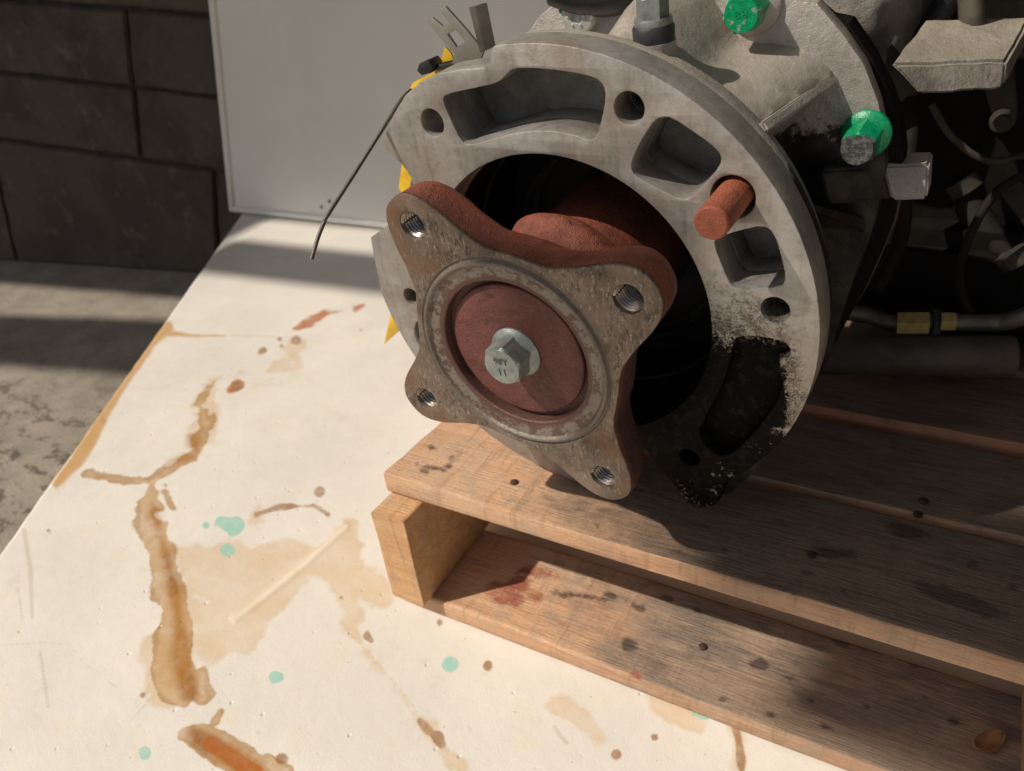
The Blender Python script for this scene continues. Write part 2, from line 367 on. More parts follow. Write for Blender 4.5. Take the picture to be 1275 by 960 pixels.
amber = uni([(268, 474, 2), (254, 490, 5), (249, 505, 6), (256, 528, 6), (264, 520, 3)],
            [(250, 545, 8), (246, 556, 10), (240, 567, 8), (215, 583, 4), (190, 600, 5), (160, 599, 3), (125, 594, 2), (108, 590, 3)],
            [(190, 600, 7), (186, 625, 14), (192, 660, 20), (203, 700, 18), (213, 740, 17), (222, 780, 19)],
            [(222, 780, 19), (215, 820, 24), (222, 850, 28), (228, 870, 12)], [(240, 850, 18), (250, 868, 10)],
            [(205, 790, 10), (208, 760, 8)], [(196, 742, 6), (192, 722, 4)], [(204, 612, 3), (214, 632, 3)], [(196, 830, 9), (200, 860, 6)], [(250, 835, 5), (262, 862, 4)],
            [(228, 912, 10), (250, 915, 16), (278, 935, 20), (310, 958, 22)], [(268, 898, 6), (276, 885, 2)], [(335, 945, 7), (350, 965, 14)])
amber = np.maximum(amber, -sdf_line([(196, 640, 6), (203, 643, 7)]))
core = uni([(190, 625, 2), (200, 670, 6), (213, 715, 6), (222, 770, 7), (228, 830, 13), (235, 862, 10)], [(240, 912, 9), (275, 935, 13), (310, 960, 16)],
           [(245, 560, 7), (240, 552, 9)], [(212, 576, 2), (238, 568, 5)])
pale = uni([(235, 700, 18), (280, 720, 38), (330, 720, 34), (370, 705, 20), (410, 700, 18), (430, 735, 18), (440, 760, 10)],
           [(230, 760, 22), (270, 785, 34), (300, 760, 36)], [(240, 660, 4), (250, 700, 16)], [(300, 745, 40), (360, 715, 30)], [(250, 810, 14), (300, 800, 12)], [(430, 700, 26), (475, 745, 14)], [(260, 692, 12), (400, 690, 12)], [(400, 690, 10), (430, 655, 6)],
           [(252, 545, 12), (252, 510, 12), (258, 485, 10), (270, 470, 7), (300, 462, 3)], [(355, 445, 9), (340, 452, 3)], [(365, 440, 12), (372, 448, 8)],
           [(430, 775, 2), (460, 815, 4), (490, 855, 5), (520, 893, 6), (545, 922, 9), (575, 955, 4), (590, 975, 3)],
           [(318, 592, 1), (322, 640, 1)], [(830, 880, 14), (870, 905, 10)], [(915, 905, 2), (918, 940, 5), (922, 975, 7)],
           [(205, 820, 26), (215, 845, 34)], [(75, 595, 6), (130, 500, 9)], [(700, 880, 10), (740, 910, 16)])
spot = uni([(397, 613, 6)], [(458, 793, 6), (462, 797, 4)], [(607, 829, 5)], [(295, 480, 4)], [(425, 744, 2.5)], [(340, 722, 3)], [(545, 918, 9), (550, 926, 7)],
           [(522, 897, 4), (545, 922, 6)], [(548, 776, 4)], [(205, 604, 3)], [(325, 438, 3), (330, 436, 3)], [(350, 430, 3)], [(348, 422, 3)], [(450, 413, 2.5)], [(368, 423, 4)],
           [(130, 525, 4)], [(60, 660, 3)], [(322, 912, 1.5)], [(767, 939, 5)], [(815, 918, 5)], [(400, 770, 2)], [(178, 865, 1.5)], [(195, 903, 2)], [(207, 912, 2.5)],
           [(320, 640, 1.2), (350, 632, 1.6), (390, 630, 1.8), (408, 641, 2.2)], [(916, 905, 2), (920, 930, 4), (924, 960, 5)], [(350, 944, 7)])
rustE = uni([(208, 408, 8), (190, 425, 6), (170, 452, 7), (150, 480, 7), (130, 515, 7)], [(128, 520, 6), (112, 548, 9), (95, 575, 9), (70, 603, 4)], [(210, 415, 4), (240, 418, 1.5), (280, 418, 0.5)])
teal = uni([(256, 655, 7)], [(275, 652, 9), (290, 655, 10), (293, 648, 6)], [(283, 685, 7)], [(342, 844, 7), (346, 844, 5)], [(180, 937, 9)], [(560, 829, 9)], [(863, 888, 2), (880, 893, 3)])
teal = np.maximum(teal, -sdf_line([(270, 660, 4), (276, 664, 3)]))
scr = uni([(292, 770, 1.5), (330, 740, 2.5), (380, 700, 2.5), (430, 655, 1.5)])
redr = uni([(366, 409, 3), (384, 401, 7), (403, 391, 4)], [(408, 390, 1.5), (438, 384, 1)], [(441, 384, 3.5), (453, 380, 2)], [(286, 485, 3), (296, 478, 6)], [(262, 925, 8), (290, 945, 9), (318, 965, 10)])
hair = uni([(0, 803, .8), (60, 800, .8), (85, 803, .8), (110, 830, .7), (165, 870, .7)], [(30, 660, 3), (38, 710, 3), (40, 770, 2)], [(50, 810, 2), (60, 880, 2)],
           [(317, 650, .8), (330, 675, .7), (348, 690, .6)], [(160, 900, 1), (195, 862, 1)], [(210, 416, .8), (300, 418, .7), (370, 420, .5)], [(22, 730, 1.5), (28, 770, 1.5)], [(690, 905, 2), (705, 925, 3)], [(286, 774, .8), (318, 750, 1.2), (345, 727, .6)], [(296, 775, .5), (330, 749, .6), (385, 705, .5)], [(425, 775, 1), (500, 860, 1), (560, 940, 1.2)])
idx = np.arange(nv * nu).reshape(nv, nu)
faces = np.stack([idx[:-1, :-1], idx[:-1, 1:], idx[1:, 1:], idx[1:, :-1]], -1).reshape(-1, 4)
me = bpy.data.meshes.new('concrete_slab')
verts = np.stack([Xg, Yg, Zg], -1).reshape(-1, 3)
# sides: left edge and front
lv = verts.reshape(nv, nu, 3)[:, 0].copy(); lv[:, 2] = GZ
fv = verts.reshape(nv, nu, 3)[0, :].copy(); fv[:, 2] = GZ
n0 = len(verts); V = np.concatenate([verts, lv, fv]); FL = faces.tolist()
FL += [[int(idx[i, 0]), int(idx[i + 1, 0]), n0 + i + 1, n0 + i] for i in range(nv - 1)]
FL += [[int(idx[0, j + 1]), int(idx[0, j]), n0 + nv + j, n0 + nv + j + 1] for j in range(nu - 1)]
me.vertices.add(len(V)); me.vertices.foreach_set('co', V.astype(np.float32).ravel())
lt = np.array(FL, dtype=np.int32); me.loops.add(lt.size); me.loops.foreach_set('vertex_index', lt.ravel())
me.polygons.add(len(lt)); me.polygons.foreach_set('loop_start', np.arange(0, lt.size, 4, dtype=np.int32))
me.polygons.foreach_set('loop_total', np.full(len(lt), 4, dtype=np.int32)); me.update(); me.validate()
for nm, arr in (('amber', amber), ('core', core), ('pale', pale), ('spot', spot), ('rust_edge', rustE), ('teal', teal), ('scratch', scr), ('hair', hair), ('redrust', redr)):
    at = me.attributes.new(nm, 'FLOAT', 'POINT')
    at.data.foreach_set('value', np.concatenate([arr.ravel(), np.full(nv, 40.0), np.full(nu, 40.0)]).astype(np.float32))
def m_slab():
    t = NT('stained_cream_paint')
    n1 = t.noise(7, 5, 0.6); n2 = t.noise(60, 5, 0.7); n3 = t.noise(500, 4, 0.7); n4 = t.noise(22, 4, 0.6, t.scale((1, 1, 1), loc=(4, 2, 0)))
    w = t.math('ADD', t.math('MULTIPLY', t.math('SUBTRACT', t.noise(26, 4, 0.6), 0.5), 40.0), t.math('MULTIPLY', t.math('SUBTRACT', t.noise(13, 2, 0.5), 0.5), 22.0))     # edge wobble in trace units
    w2 = t.math('MULTIPLY', t.math('SUBTRACT', n2, 0.5), 6.0)
    def m(name, soft, wob, bias=0.0):
        a = t.math('ADD', t.attr(name), wob); return t.ramp(a, soft + bias, -soft + bias)
    c = t.mix(t.ramp(n1, 0.35, 0.65), (0.72, 0.675, 0.605), (0.655, 0.62, 0.56))
    c = t.mix(t.ramp(n4, 0.55, 0.75, 0, 0.55), c, (0.70, 0.62, 0.44))
    c = t.mix(t.ramp(t.noise(12, 6, 0.7, t.scale((1, 1, 1), loc=(9, 2, 0))), 0.56, 0.76, 0, 0.55), c, (0.52, 0.46, 0.36))
    c = t.mix(t.ramp(n3, 0.52, 0.75, 0, 0.25), c, (0.58, 0.53, 0.46))
    sp = t.math('MULTIPLY', t.ramp(t.vor(115), 0.045, 0.10, 1, 0), t.ramp(n4, 0.50, 0.62))
    c = t.mix(t.math('MULTIPLY', sp, 0.75), c, (0.24, 0.19, 0.13))
    sp2 = t.math('MULTIPLY', t.ramp(t.vor(60, t.scale((1, 1, 1), loc=(3, 8, 1))), 0.03, 0.06, 1, 0), t.ramp(t.noise(5, 2), 0.48, 0.56))
    c = t.mix(t.math('MULTIPLY', sp2, 0.6), c, (0.33, 0.26, 0.18))
    gr_ = t.math('MULTIPLY', t.ramp(t.noise(180, 5, 0.8), 0.60, 0.68), t.ramp(t.noise(14, 3, 0.6, t.scale((1, 1, 1), loc=(6, 1, 4))), 0.50, 0.64)); c = t.mix(t.math('MULTIPLY', gr_, 0.55), c, (0.36, 0.32, 0.24))
    P = t.math('MULTIPLY', m('pale', 5.5, t.math('MULTIPLY', w, 1.2)), t.ramp(t.math('ADD', n4, t.math('MULTIPLY', n2, 0.3)), 0.5, 0.8, 0.55, 0.92))
    c = t.mix(P, c, (0.62, 0.49, 0.34))
    ring = t.math('MULTIPLY', P, t.ramp(t.math('ADD', t.attr('pale'), w), -9, 0, 0, 0.22)); c = t.mix(ring, c, (0.50, 0.34, 0.18))
    A = m('amber', 1.6, t.math('ADD', t.math('MULTIPLY', w, 0.62), w2))
    c = t.mix(t.math('MULTIPLY', A, t.ramp(t.math('ADD', n2, n4), 0.75, 1.2, 0.50, 0.88)), c, t.mix(t.ramp(n4, 0.4, 0.6), (0.47, 0.265, 0.085), (0.50, 0.32, 0.155)))
    rim = t.math('MULTIPLY', A, t.ramp(t.math('ADD', t.attr('amber'), w2), -5.0, -0.5)); c = t.mix(t.math('MULTIPLY', rim, 0.30), c, (0.25, 0.13, 0.045))
    K = t.math('MULTIPLY', t.ramp(t.math('ADD', t.attr('core'), t.math('ADD', w2, t.math('MULTIPLY', w, 0.5))), 8.0, -7.0), t.ramp(A, 0.0, 0.5, 0.75, 1.0)); c = t.mix(t.math('MULTIPLY', K, t.ramp(n2, 0.3, 0.65, 0.65, 0.95)), c, t.mix(t.ramp(n1, 0.45, 0.6), (0.36, 0.165, 0.04), (0.26, 0.10, 0.025)))
    E = m('rust_edge', 2.5, w2); c = t.mix(t.math('MULTIPLY', E, 0.85), c, (0.50, 0.28, 0.095))
    Q = m('redrust', 1.8, t.math('MULTIPLY', t.math('ADD', w2, w), 0.35)); c = t.mix(t.math('MULTIPLY', Q, t.ramp(n2, 0.3, 0.65, 0.6, 0.95)), c, (0.40, 0.12, 0.025))
    S = m('spot', 1.6, t.math('MULTIPLY', t.math('ADD', w2, w), 0.42)); c = t.mix(t.math('MULTIPLY', S, t.ramp(n2, 0.3, 0.6, 0.5, 0.9)), c, (0.30, 0.16, 0.07))
    H = m('hair', 1.0, t.math('MULTIPLY', w2, 0.3)); c = t.mix(t.math('MULTIPLY', H, 0.38), c, (0.42, 0.34, 0.24))
    C = m('scratch', 3.0, t.math('MULTIPLY', w2, 0.3)); c = t.mix(t.math('MULTIPLY', C, 0.7), c, (0.82, 0.74, 0.60))
    T = m('teal', 1.2, t.math('MULTIPLY', t.math('ADD', w2, w), 0.42)); c = t.mix(t.math('MULTIPLY', T, t.ramp(n2, 0.3, 0.6, 0.55, 0.92)), c, (0.30, 0.56, 0.47))
    x, y, z = t.xyz()
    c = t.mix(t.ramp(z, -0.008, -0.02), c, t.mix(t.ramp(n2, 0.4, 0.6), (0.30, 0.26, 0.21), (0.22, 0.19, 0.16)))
    wet = t.math('MAXIMUM', A, t.math('MAXIMUM', K, T)); rr = t.math('MULTIPLY_ADD', wet, -0.32, t.ramp(n2, 0.3, 0.7, 0.42, 0.60))
    h = t.math('ADD', t.math('MULTIPLY', n2, 0.45), t.math('ADD', t.math('MULTIPLY', n3, 0.22), t.math('MULTIPLY', n1, 2.0)))
    h = t.math('SUBTRACT', h, t.math('MULTIPLY', t.ramp(t.vor(48, t.scale((1, 1, 1), loc=(7, 7, 2))), 0.03, 0.10, 1, 0), 0.6))
    h = t.math('ADD', h, t.math('MULTIPLY', t.ramp(t.math('ADD', t.attr('scratch'), 0.0), 7, 0), 0.8))
    return t.done(c, rr, 0.0, t.bump(h, 0.0010))
me.materials.append(m_slab()); finish(me, 40)
o = bpy.data.objects.new('concrete_slab', me); COL.objects.link(o); tag(o, kind='structure')

def m_ground():
    t = NT('dirty_concrete_ground')
    n1 = t.noise(9, 6, 0.7); n2 = t.noise(20, 5, 0.75, t.scale((0.8, 1.4, 1))); n3 = t.noise(250, 4, 0.7)
    c = t.mix(t.ramp(n1, 0.35, 0.65), (0.34, 0.295, 0.235), (0.24, 0.21, 0.165))
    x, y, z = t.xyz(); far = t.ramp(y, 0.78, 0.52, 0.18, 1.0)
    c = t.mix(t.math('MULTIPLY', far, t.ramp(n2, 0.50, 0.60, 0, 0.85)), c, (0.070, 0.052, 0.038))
    c = t.mix(t.ramp(n3, 0.5, 0.8, 0, 0.6), c, (0.45, 0.41, 0.35))
    return t.done(c, 0.85, 0, t.bump(t.math('ADD', n2, n3), 0.003))
bm = bmesh.new(); bmesh.ops.create_grid(bm, x_segments=60, y_segments=60, size=6)
for v in bm.verts: v.co.z = GZ + 0.004 * mnoise.noise(v.co * 3)
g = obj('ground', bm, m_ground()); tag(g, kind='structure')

# ------------------------------------------------------------------ block wall (courses lean as in the place)
def m_block():
    t = NT('dark_concrete_block')  # dark brown blocks with darker and paler noise patches
    n1 = t.noise(6, 6, 0.7); n2 = t.noise(70, 5, 0.75); n3 = t.noise(18, 5, 0.7, t.scale((1, 1, 1), loc=(2, 7, 3)))
    c = t.mix(t.rnd(), (0.092, 0.068, 0.047), (0.066, 0.053, 0.038))
    c = t.mix(t.ramp(n1, 0.4, 0.65), c, (0.052, 0.036, 0.030))
    c = t.mix(t.ramp(n3, 0.56, 0.72, 0, 0.8), c, (0.125, 0.115, 0.075))
    c = t.mix(t.ramp(n2, 0.55, 0.75, 0, 0.8), c, (0.024, 0.021, 0.017))
    return t.done(c, 0.9, 0, t.bump(t.math('ADD', n2, n1), 0.004))
M['block'] = m_block(); M['mortar'] = simple('old_mortar', (0.040, 0.030, 0.022), (0.065, 0.050, 0.037), 40, 0.95, 0, 80, 0.004)
wa = Vector((-2.36, 1.045, 0)); wt = Vector((0.71, 0.11, 0)).normalized(); wnrm = Vector((wt.y, -wt.x, 0))
wall = empty('block_wall', (wa.x, wa.y, GZ)); tag(wall, 'dark concrete block wall standing behind the slab on the left', 'wall', kind='thing')
def wp(s, z, off=0.0): p = wa + wt * s + wnrm * off; return Vector((p.x - wa.x, p.y - wa.y, z - GZ))
bk = prism_bm([wp(-1.5, GZ - 0.02), wp(4.2, GZ - 0.02), wp(4.2, 1.9), wp(-1.5, 1.9)], -wnrm * 0.16)
obj('mortar', bk, M['mortar'], wall, None)
rows = [0.44, 0.285, 0.125]                          # joint heights at s = 0.6
def rz(s, z): return z - 0.115 * (s - 0.6)
def block(s0, s1, zb, zt, lean=0.34):
    j = 0.0045; zc = (zb + zt) / 2
    P = []
    for s, z in ((s0 + j, zb + j), (s1 - j, zb + j), (s1 - j, zt - j), (s0 + j, zt - j)):
        zz = max(GZ + 0.004, rz(s, z)); ss = s + lean * (zz - 0.28) ; P.append(wp(ss, zz, 0.003))
    b = prism_bm(P, wnrm * (0.009 + random.uniform(-.003, .003)), 0.004); rough_up(b, 0.004, 14, len(joints[0]) + s0, 7)
    return obj('block', b, M['block'], wall, 40)
joints = {0: [-1.2, -0.55, 0.10, 0.735, 1.39, 2.05, 2.7, 3.35], 1: [-1.2, -0.55, 0.10, 0.735, 1.39, 2.05, 2.7, 3.35],
          2: [-1.15, -0.42, 0.24, 0.95, 1.6, 2.25, 2.9, 3.55], 3: [-0.9, -0.25, 0.40, 1.05, 1.7, 2.35, 3.0, 3.65]}
levels = [(-0.40, 0.125, 2), (0.125, 0.285, 1), (0.285, 0.44, 0), (0.44, 0.60, 3), (0.60, 0.76, 2), (0.76, 0.92, 3), (0.92, 1.08, 2), (1.08, 1.24, 3), (1.24, 1.40, 2)]
for zb, zt, k in levels:
    for a, b in zip(joints[k], joints[k][1:]): block(a, b, zb, zt)

# ------------------------------------------------------------------ white panel leaning on the wall
panel = empty('white_panel', (-1.2, 1.14, 0)); tag(panel, 'large off white sheet metal panel with rolled edge standing on the slab against the wall', 'panel')
M['panel'] = (lambda t: t.done(t.mix(t.ramp(t.noise(3, 4, 0.6), 0.3, 0.7), (0.66, 0.645, 0.61), (0.60, 0.58, 0.54)),
              t.ramp(t.noise(30), 0.3, 0.7, 0.35, 0.5), 0, t.bump(t.noise(5, 3), 0.004)))(NT('off_white_sheet'))
def pp(x, z, y=1.150): return Vector((x + 1.2, y - 1.14, z))
lean = (1.425 - 1.298) / 0.428
obj('sheet', prism_bm([pp(-1.425 + 0.012, 0.014, 1.136), pp(1.6, 0.014, 1.136), pp(1.6, 1.3, 1.136), pp(-1.413 + lean * 1.3, 1.3, 1.136)], (0, 0.010, 0)), M['panel'], panel, None)
obj('rolled_edge', tube_bm([pp(-1.425, 0.006, 1.138), pp(-1.425 + lean * 1.3, 1.3, 1.138)], 0.0085, 10), M['panel'], panel)
obj('rolled_edge', tube_bm([pp(-1.425, 0.010, 1.138), pp(1.6, 0.010, 1.138)], 0.008, 10), M['panel'], panel)
seamx = -0.98
for px, py in ((400, 258), (410, 251)):
    r_ = CAM_R @ ray((px, py)); s_ = 1.1345 / r_[1]
    obj('rivet', prism_bm([pp(r_[0] * s_ + 0.0035 * math.cos(k), CAM_H + r_[2] * s_ + 0.0035 * math.sin(k), 1.136) for k in np.linspace(0, 6.28, 9)[:-1]], (0, -0.002, 0)), M['pipe'], panel)

# ------------------------------------------------------------------ pallet
def m_wood(name, tint=(1, 1, 1), stain_and_shade=0.0, wc=((0.165, 0.12, 0.085), (0.07, 0.052, 0.038))):
    t = NT(name); inf = t.n.new('ShaderNodeObjectInfo')
    add = t.n.new('ShaderNodeVectorMath'); add.operation = 'ADD'; t.l.new(t.co, add.inputs[0]); 
    off = t.n.new('ShaderNodeVectorMath'); off.operation = 'SCALE'; t.l.new(inf.outputs['Random'], off.inputs['Scale']); off.inputs[0].default_value = (7, 3, 5)
    t.l.new(off.outputs[0], add.inputs[1]); co = add.outputs[0]
    g1 = t.noise(8, 6, 0.65, t.scale((1.2, 14, 14), co), 0.6); g2 = t.noise(30, 5, 0.75, t.scale((1, 22, 22), co), 0.3); n1 = t.noise(6, 4, 0.6, co)
    saw = t.noise(26, 4, 0.6, t.scale((6, 0.5, 0.5), co, rot=(0, 0, R(4)))); n2 = t.noise(48, 5, 0.7, co)
    A = tuple(a * b for a, b in zip((0.73, 0.43, 0.245), tint)); B = tuple(a * b for a, b in zip((0.60, 0.315, 0.17), tint)); C_ = tuple(a * b for a, b in zip((0.66, 0.45, 0.29), tint))
    c = t.mix(t.ramp(g1, 0.35, 0.65), A, B); c = t.mix(t.ramp(n1, 0.45, 0.7, 0, 0.7), c, C_)
    c = t.mix(t.ramp(g2, 0.55, 0.72, 0, 0.55), c, tuple(x * 0.4 for x in B))
    c = t.mix(t.ramp(saw, 0.55, 0.66, 0, 0.35), c, tuple(x * 0.5 for x in B))
    x, y, z = t.xyz(co)
    st = t.noise(10, 5, 0.7, t.scale((1, 2.6, 1), co, loc=(1, 4, 2)), 0.4)
    X, Y_, Z_ = t.xyz()
    kn = t.vor(5.5, t.scale((0.55, 2.2, 1), co)); c = t.mix(t.ramp(kn, 0.05, 0.11, 0.75, 0), c, (0.13, 0.06, 0.035))
    c = t.mix(t.ramp(n2, 0.46, 0.70, 0, 0.55), c, (0.46, 0.34, 0.245))
    c = t.mix(t.ramp(t.noise(160, 4, 0.8, co), 0.62, 0.72, 0, 0.6), c, (0.16, 0.10, 0.065))
    if stain_and_shade:                                      # grey weathering and oil, plus shade put into the loaded tops, in board coordinates
        gr = t.math('MULTIPLY', t.ramp(t.math('ADD', X, t.math('MULTIPLY', t.math('ADD', n2, n1), 0.12)), 0.22, 0.36), t.ramp(t.nz(), 0.35, 0.8, 0.30, 1.0))
        c = t.mix(t.math('MULTIPLY', t.ramp(st, 0.46, 0.62), t.math('MULTIPLY', gr, 0.75)), c, (0.062, 0.042, 0.03))
        c = t.mix(t.math('MULTIPLY', gr, 0.85 * stain_and_shade), c, t.mix(t.ramp(g2, 0.4, 0.62), *wc))
        w_ = t.math('MULTIPLY', t.math('SUBTRACT', t.noise(75, 5, 0.8), 0.5), 24.0)
        sm = t.ramp(t.math('ADD', t.attr('smear'), w_), 36.0, 43.0); c = t.mix(t.math('MULTIPLY', sm, t.ramp(n2, 0.3, 0.6, 0.45, 0.85)), c, (0.30, 0.060, 0.032))
        sp = t.ramp(t.math('ADD', t.attr('spots'), t.math('MULTIPLY', w_, 0.7)), 38.0, 42.5); c = t.mix(t.math('MULTIPLY', sp, t.ramp(g2, 0.35, 0.6, 0.6, 0.9)), c, (0.050, 0.032, 0.022))
    h = t.math('ADD', t.math('MULTIPLY', g2, 1.2), t.math('ADD', t.math('MULTIPLY', saw, 0.7), n2))
    return t.done(c, 0.72, 0, t.bump(h, 0.0015))
M['wood'] = m_wood('pallet_wood'); M['wood_st'] = m_wood('pallet_wood_oil_and_shade', stain_and_shade=1.0)
M['wood_low'] = m_wood('weathered_bottom_board', (0.98, 1.02, 1.05), stain_and_shade=0.8, wc=((0.30, 0.25, 0.20), (0.15, 0.122, 0.098)))
M['wood_red'] = m_wood('reddish_pallet_wood', (1.0, 0.66, 0.55), stain_and_shade=1.0); M['wood_end'] = m_wood('sawn_wood_end', (1.0, 1.02, 0.86))
PX0 = -0.372
pallet = empty('wooden_pallet', (PX0, 0.366, 0)); tag(pallet, 'rough timber pallet with oil stained boards under the gearbox', 'pallet')
def plank(name, x0, x1, y0, y1, z0, z1, mat, seed=0, skew=0.0, along='x', fine=False):
    bm = bmesh.new(); n = 380 if fine else (90 if along == 'x' else 40)
    segs = n
    ring = [(0, 0), (0.5, 0), (1, 0), (1, 1), (0.5, 1), (0, 1)]
    bev = 0.0022; prof = []
    W, H = (y1 - y0, z1 - z0) if along == 'x' else (x1 - x0, z1 - z0)
    nc = 40 if fine else 8
    for k in range(nc + 1): prof.append((bev + (W - 2 * bev) * k / nc, H))
    prof += [(W - bev * .3, H - bev * .3), (W, H - bev), (W, H * .5), (W, bev)] + [(W - bev, 0), (bev, 0)] + [(0, bev), (0, H * .33), (0, H * .66), (0, H - bev), (bev * .3, H - bev * .3)]
    rings = []
    L = (x1 - x0) if along == 'x' else (y1 - y0)
    for i in range(segs + 1):
        t_ = i / segs; rr = []
        for a, b in prof:
            l = L * t_ + (skew * a if i == 0 else 0)
            if along == 'x': p = Vector((x0 + l, y0 + a, z0 + b))
            else: p = Vector((x0 + a, y0 + l, z0 + b))
            q = p * (30 if along == 'x' else 30); d = mnoise.noise_vector(Vector((q.x * 0.7, q.y * 2, q.z * 2)) + Vector((seed, seed * 2, 0))) * 0.0007 + mnoise.noise_vector(p * 9 + Vector((seed * 5, 0, 0))) * 0.0012
            p += d * (0.3 if b < H * .2 else 1); rr.append(bm.verts.new(p - Vector((PX0, 0.366, 0))))
        rings.append(rr)
    m_ = len(prof)
    for A_, B_ in zip(rings, rings[1:]):
        for k in range(m_): bm.faces.new((A_[k], A_[(k + 1) % m_], B_[(k + 1) % m_], B_[k]))
    bm.faces.new(rings[0][::-1]); bm.faces.new(rings[-1])
    o = obj(name, bm, mat, pallet, 50)
    if fine:
        co = np.empty(len(o.data.vertices) * 3, dtype=np.float32); o.data.vertices.foreach_get('co', co); co = co.reshape(-1, 3) + np.array([PX0, 0.366, -CAM_H])
        q = co @ CAM_R; px = CX + F * q[:, 0] / q[:, 2]; py = CY + F * q[:, 1] / q[:, 2]
        for nm, L in (('spots', fine[0]), ('smear', fine[1])):
            d = np.full(len(px), 40.0)
            for e in L:
                x_, y_, rx, ry = e[:4]; a = e[4] if len(e) > 4 else 0.3
                dx, dy = (px - x_) * math.cos(a) + (py - y_) * math.sin(a), -(px - x_) * math.sin(a) + (py - y_) * math.cos(a)
                d = np.minimum(d, (np.sqrt((dx / rx) ** 2 + (dy / ry) ** 2) - 1) * min(rx, ry))
            d = np.where(co[:, 2] + CAM_H > z1 - 0.004, d, 40)
            at = o.data.attributes.new(nm, 'FLOAT', 'POINT'); at.data.foreach_set('value', (40.0 - np.clip(d, -40, 40)).astype(np.float32))
    return o
S1 = [(538, 557, 5, 3.5), (519, 578, 3, 2.5), (562, 571, 5, 4), (559, 580, 5, 3.5), (529, 587, 5, 3), (545, 584, 14, 2, .1), (570, 562, 6, 2), (902, 687, 6, 4), (845, 687, 14, 3.5), (1000, 712, 12, 3.5), (1048, 735, 6, 2.5), (1195, 747, 66, 11, .33),
      (1035, 688, 26, 8, .15), (1130, 662, 26, 9, .2), (1238, 728, 4, 3), (1260, 730, 6, 3), (1212, 703, 6, 4), (970, 730, 5, 3), (745, 655, 3, 2), (1060, 690, 14, 4), (980, 735, 12, 3), (690, 665, 3, 2), (1243, 765, 12, 4)]
S2 = [(783, 804, 12, 8), (797, 757, 8, 4), (760, 742, 8, 4), (945, 827, 12, 8), (1048, 795, 16, 10), (1145, 825, 18, 7), (720, 742, 34, 3, .1), (905, 750, 9, 5), (1262, 856, 16, 6), (830, 745, 6, 3), (1010, 872, 6, 3), (1080, 880, 5, 3), (1150, 868, 5, 3), (900, 870, 6, 4), (960, 890, 8, 4), (870, 760, 5, 3), (985, 845, 7, 3), (1030, 905, 9, 3), (1190, 900, 7, 3)]
R2 = [(625, 738, 20, 14), (648, 728, 14, 11), (640, 745, 16, 8), (675, 711, 14, 5), (668, 742, 10, 7), (655, 712, 10, 3), (790, 846, 8, 10)]
plank('deck_board', -0.374, 0.62, 0.366, 0.4655, 0.12, 0.14, M['wood_st'], 1, skew=0.03, fine=(S1, []))
plank('deck_board', -0.366, 0.62, 0.4735, 0.566, 0.1195, 0.1395, M['wood_st'], 2)
plank('deck_board', -0.37, 0.62, 0.5735, 0.672, 0.1205, 0.146, M['wood_red'], 3)
plank('deck_board', -0.369, 0.62, 0.690, 0.79, 0.12, 0.14, M['wood_st'], 4)
plank('deck_board', -0.372, 0.62, 0.81, 0.91, 0.12, 0.14, M['wood_st'], 5)
for i, (x, y0) in enumerate(((-0.3745, 0.341), (0.10, 0.352), (0.57, 0.352))):
    plank('stringer', x, x + 0.034, y0, 0.93, 0.0205, 0.1195, M['wood_end'] if i == 0 else M['wood'], 10 + i, along='y')
plank('bottom_board', -0.374, 0.62, 0.352, 0.448, 0.001, 0.02, M['wood_low'], 20, fine=(S2, R2))
plank('bottom_board', -0.372, 0.62, 0.60, 0.69, 0.001, 0.02, M['wood'], 21)
plank('bottom_board', -0.372, 0.62, 0.83, 0.92, 0.001, 0.02, M['wood'], 22)
M['nail'] = simple('rusty_nail', (0.06, 0.035, 0.022), (0.10, 0.06, 0.04), 300, 0.6, 0.5)
M['ink'] = simple('dark_oil_mark', (0.05, 0.032, 0.022), (0.03, 0.02, 0.015), 200, 0.35)
M['redmark'] = simple('red_paint_smear', (0.34, 0.07, 0.035), (0.24, 0.06, 0.035), 90, 0.55)
def off(p): return (p[0] - PX0, p[1] - 0.366, p[2])
for px, py, z in ((875, 805, 0.0215), (1143, 640, 0.1412), (1150, 623, 0.1412), (640, 600, 0.1412), (1010, 690, 0.1412)):
    c = on_z((px, py), z); obj('nail', lathe([(0.0032, z - 0.001), (0.0032, z + 0.0004), (0.002, z + 0.001), (0.0004, z + 0.001)], 14, cap1=True), M['nail'], pallet, 40, loc=(c[0] - PX0, c[1] - 0.366, 0))

# dry leaf
c = on_z((1230, 925), 0.024); bm = bmesh.new(); L = 0.014; nL = 12; rowsv = []
for i in range(nL + 1):
    t_ = i / nL; wdt = 0.0065 * math.sin(math.pi * min(1, t_ * 1.02)) ** 0.7; rr = []
    for k in (-1, -.5, 0, .5, 1): rr.append(bm.verts.new((-L + 2 * L * t_, k * wdt, 0.003 * abs(k) ** 1.5 + 0.004 * (t_ - .5) ** 2 * 4)))
    rowsv.append(rr)
for a, b in zip(rowsv, rowsv[1:]):
    for k in range(4): bm.faces.new((a[k], a[k + 1], b[k + 1], b[k]))
lf = obj('dry_leaf', bm, M['leaf'], None, 60, loc=(c[0], c[1], 0.0225)); lf.rotation_euler = (0.1, 0.05, 0.9)
sol = lf.modifiers.new('thickness', 'SOLIDIFY'); sol.thickness = 0.0004
tag(lf, 'small curled dry brown leaf on the bottom pallet board', 'leaf')

# ================================================================== GEARBOX
gb = empty('gearbox', mat=GM); tag(gb, 'dusty cast aluminium engine gearbox with red four lobed output coupling resting over the pallet', 'gearbox')
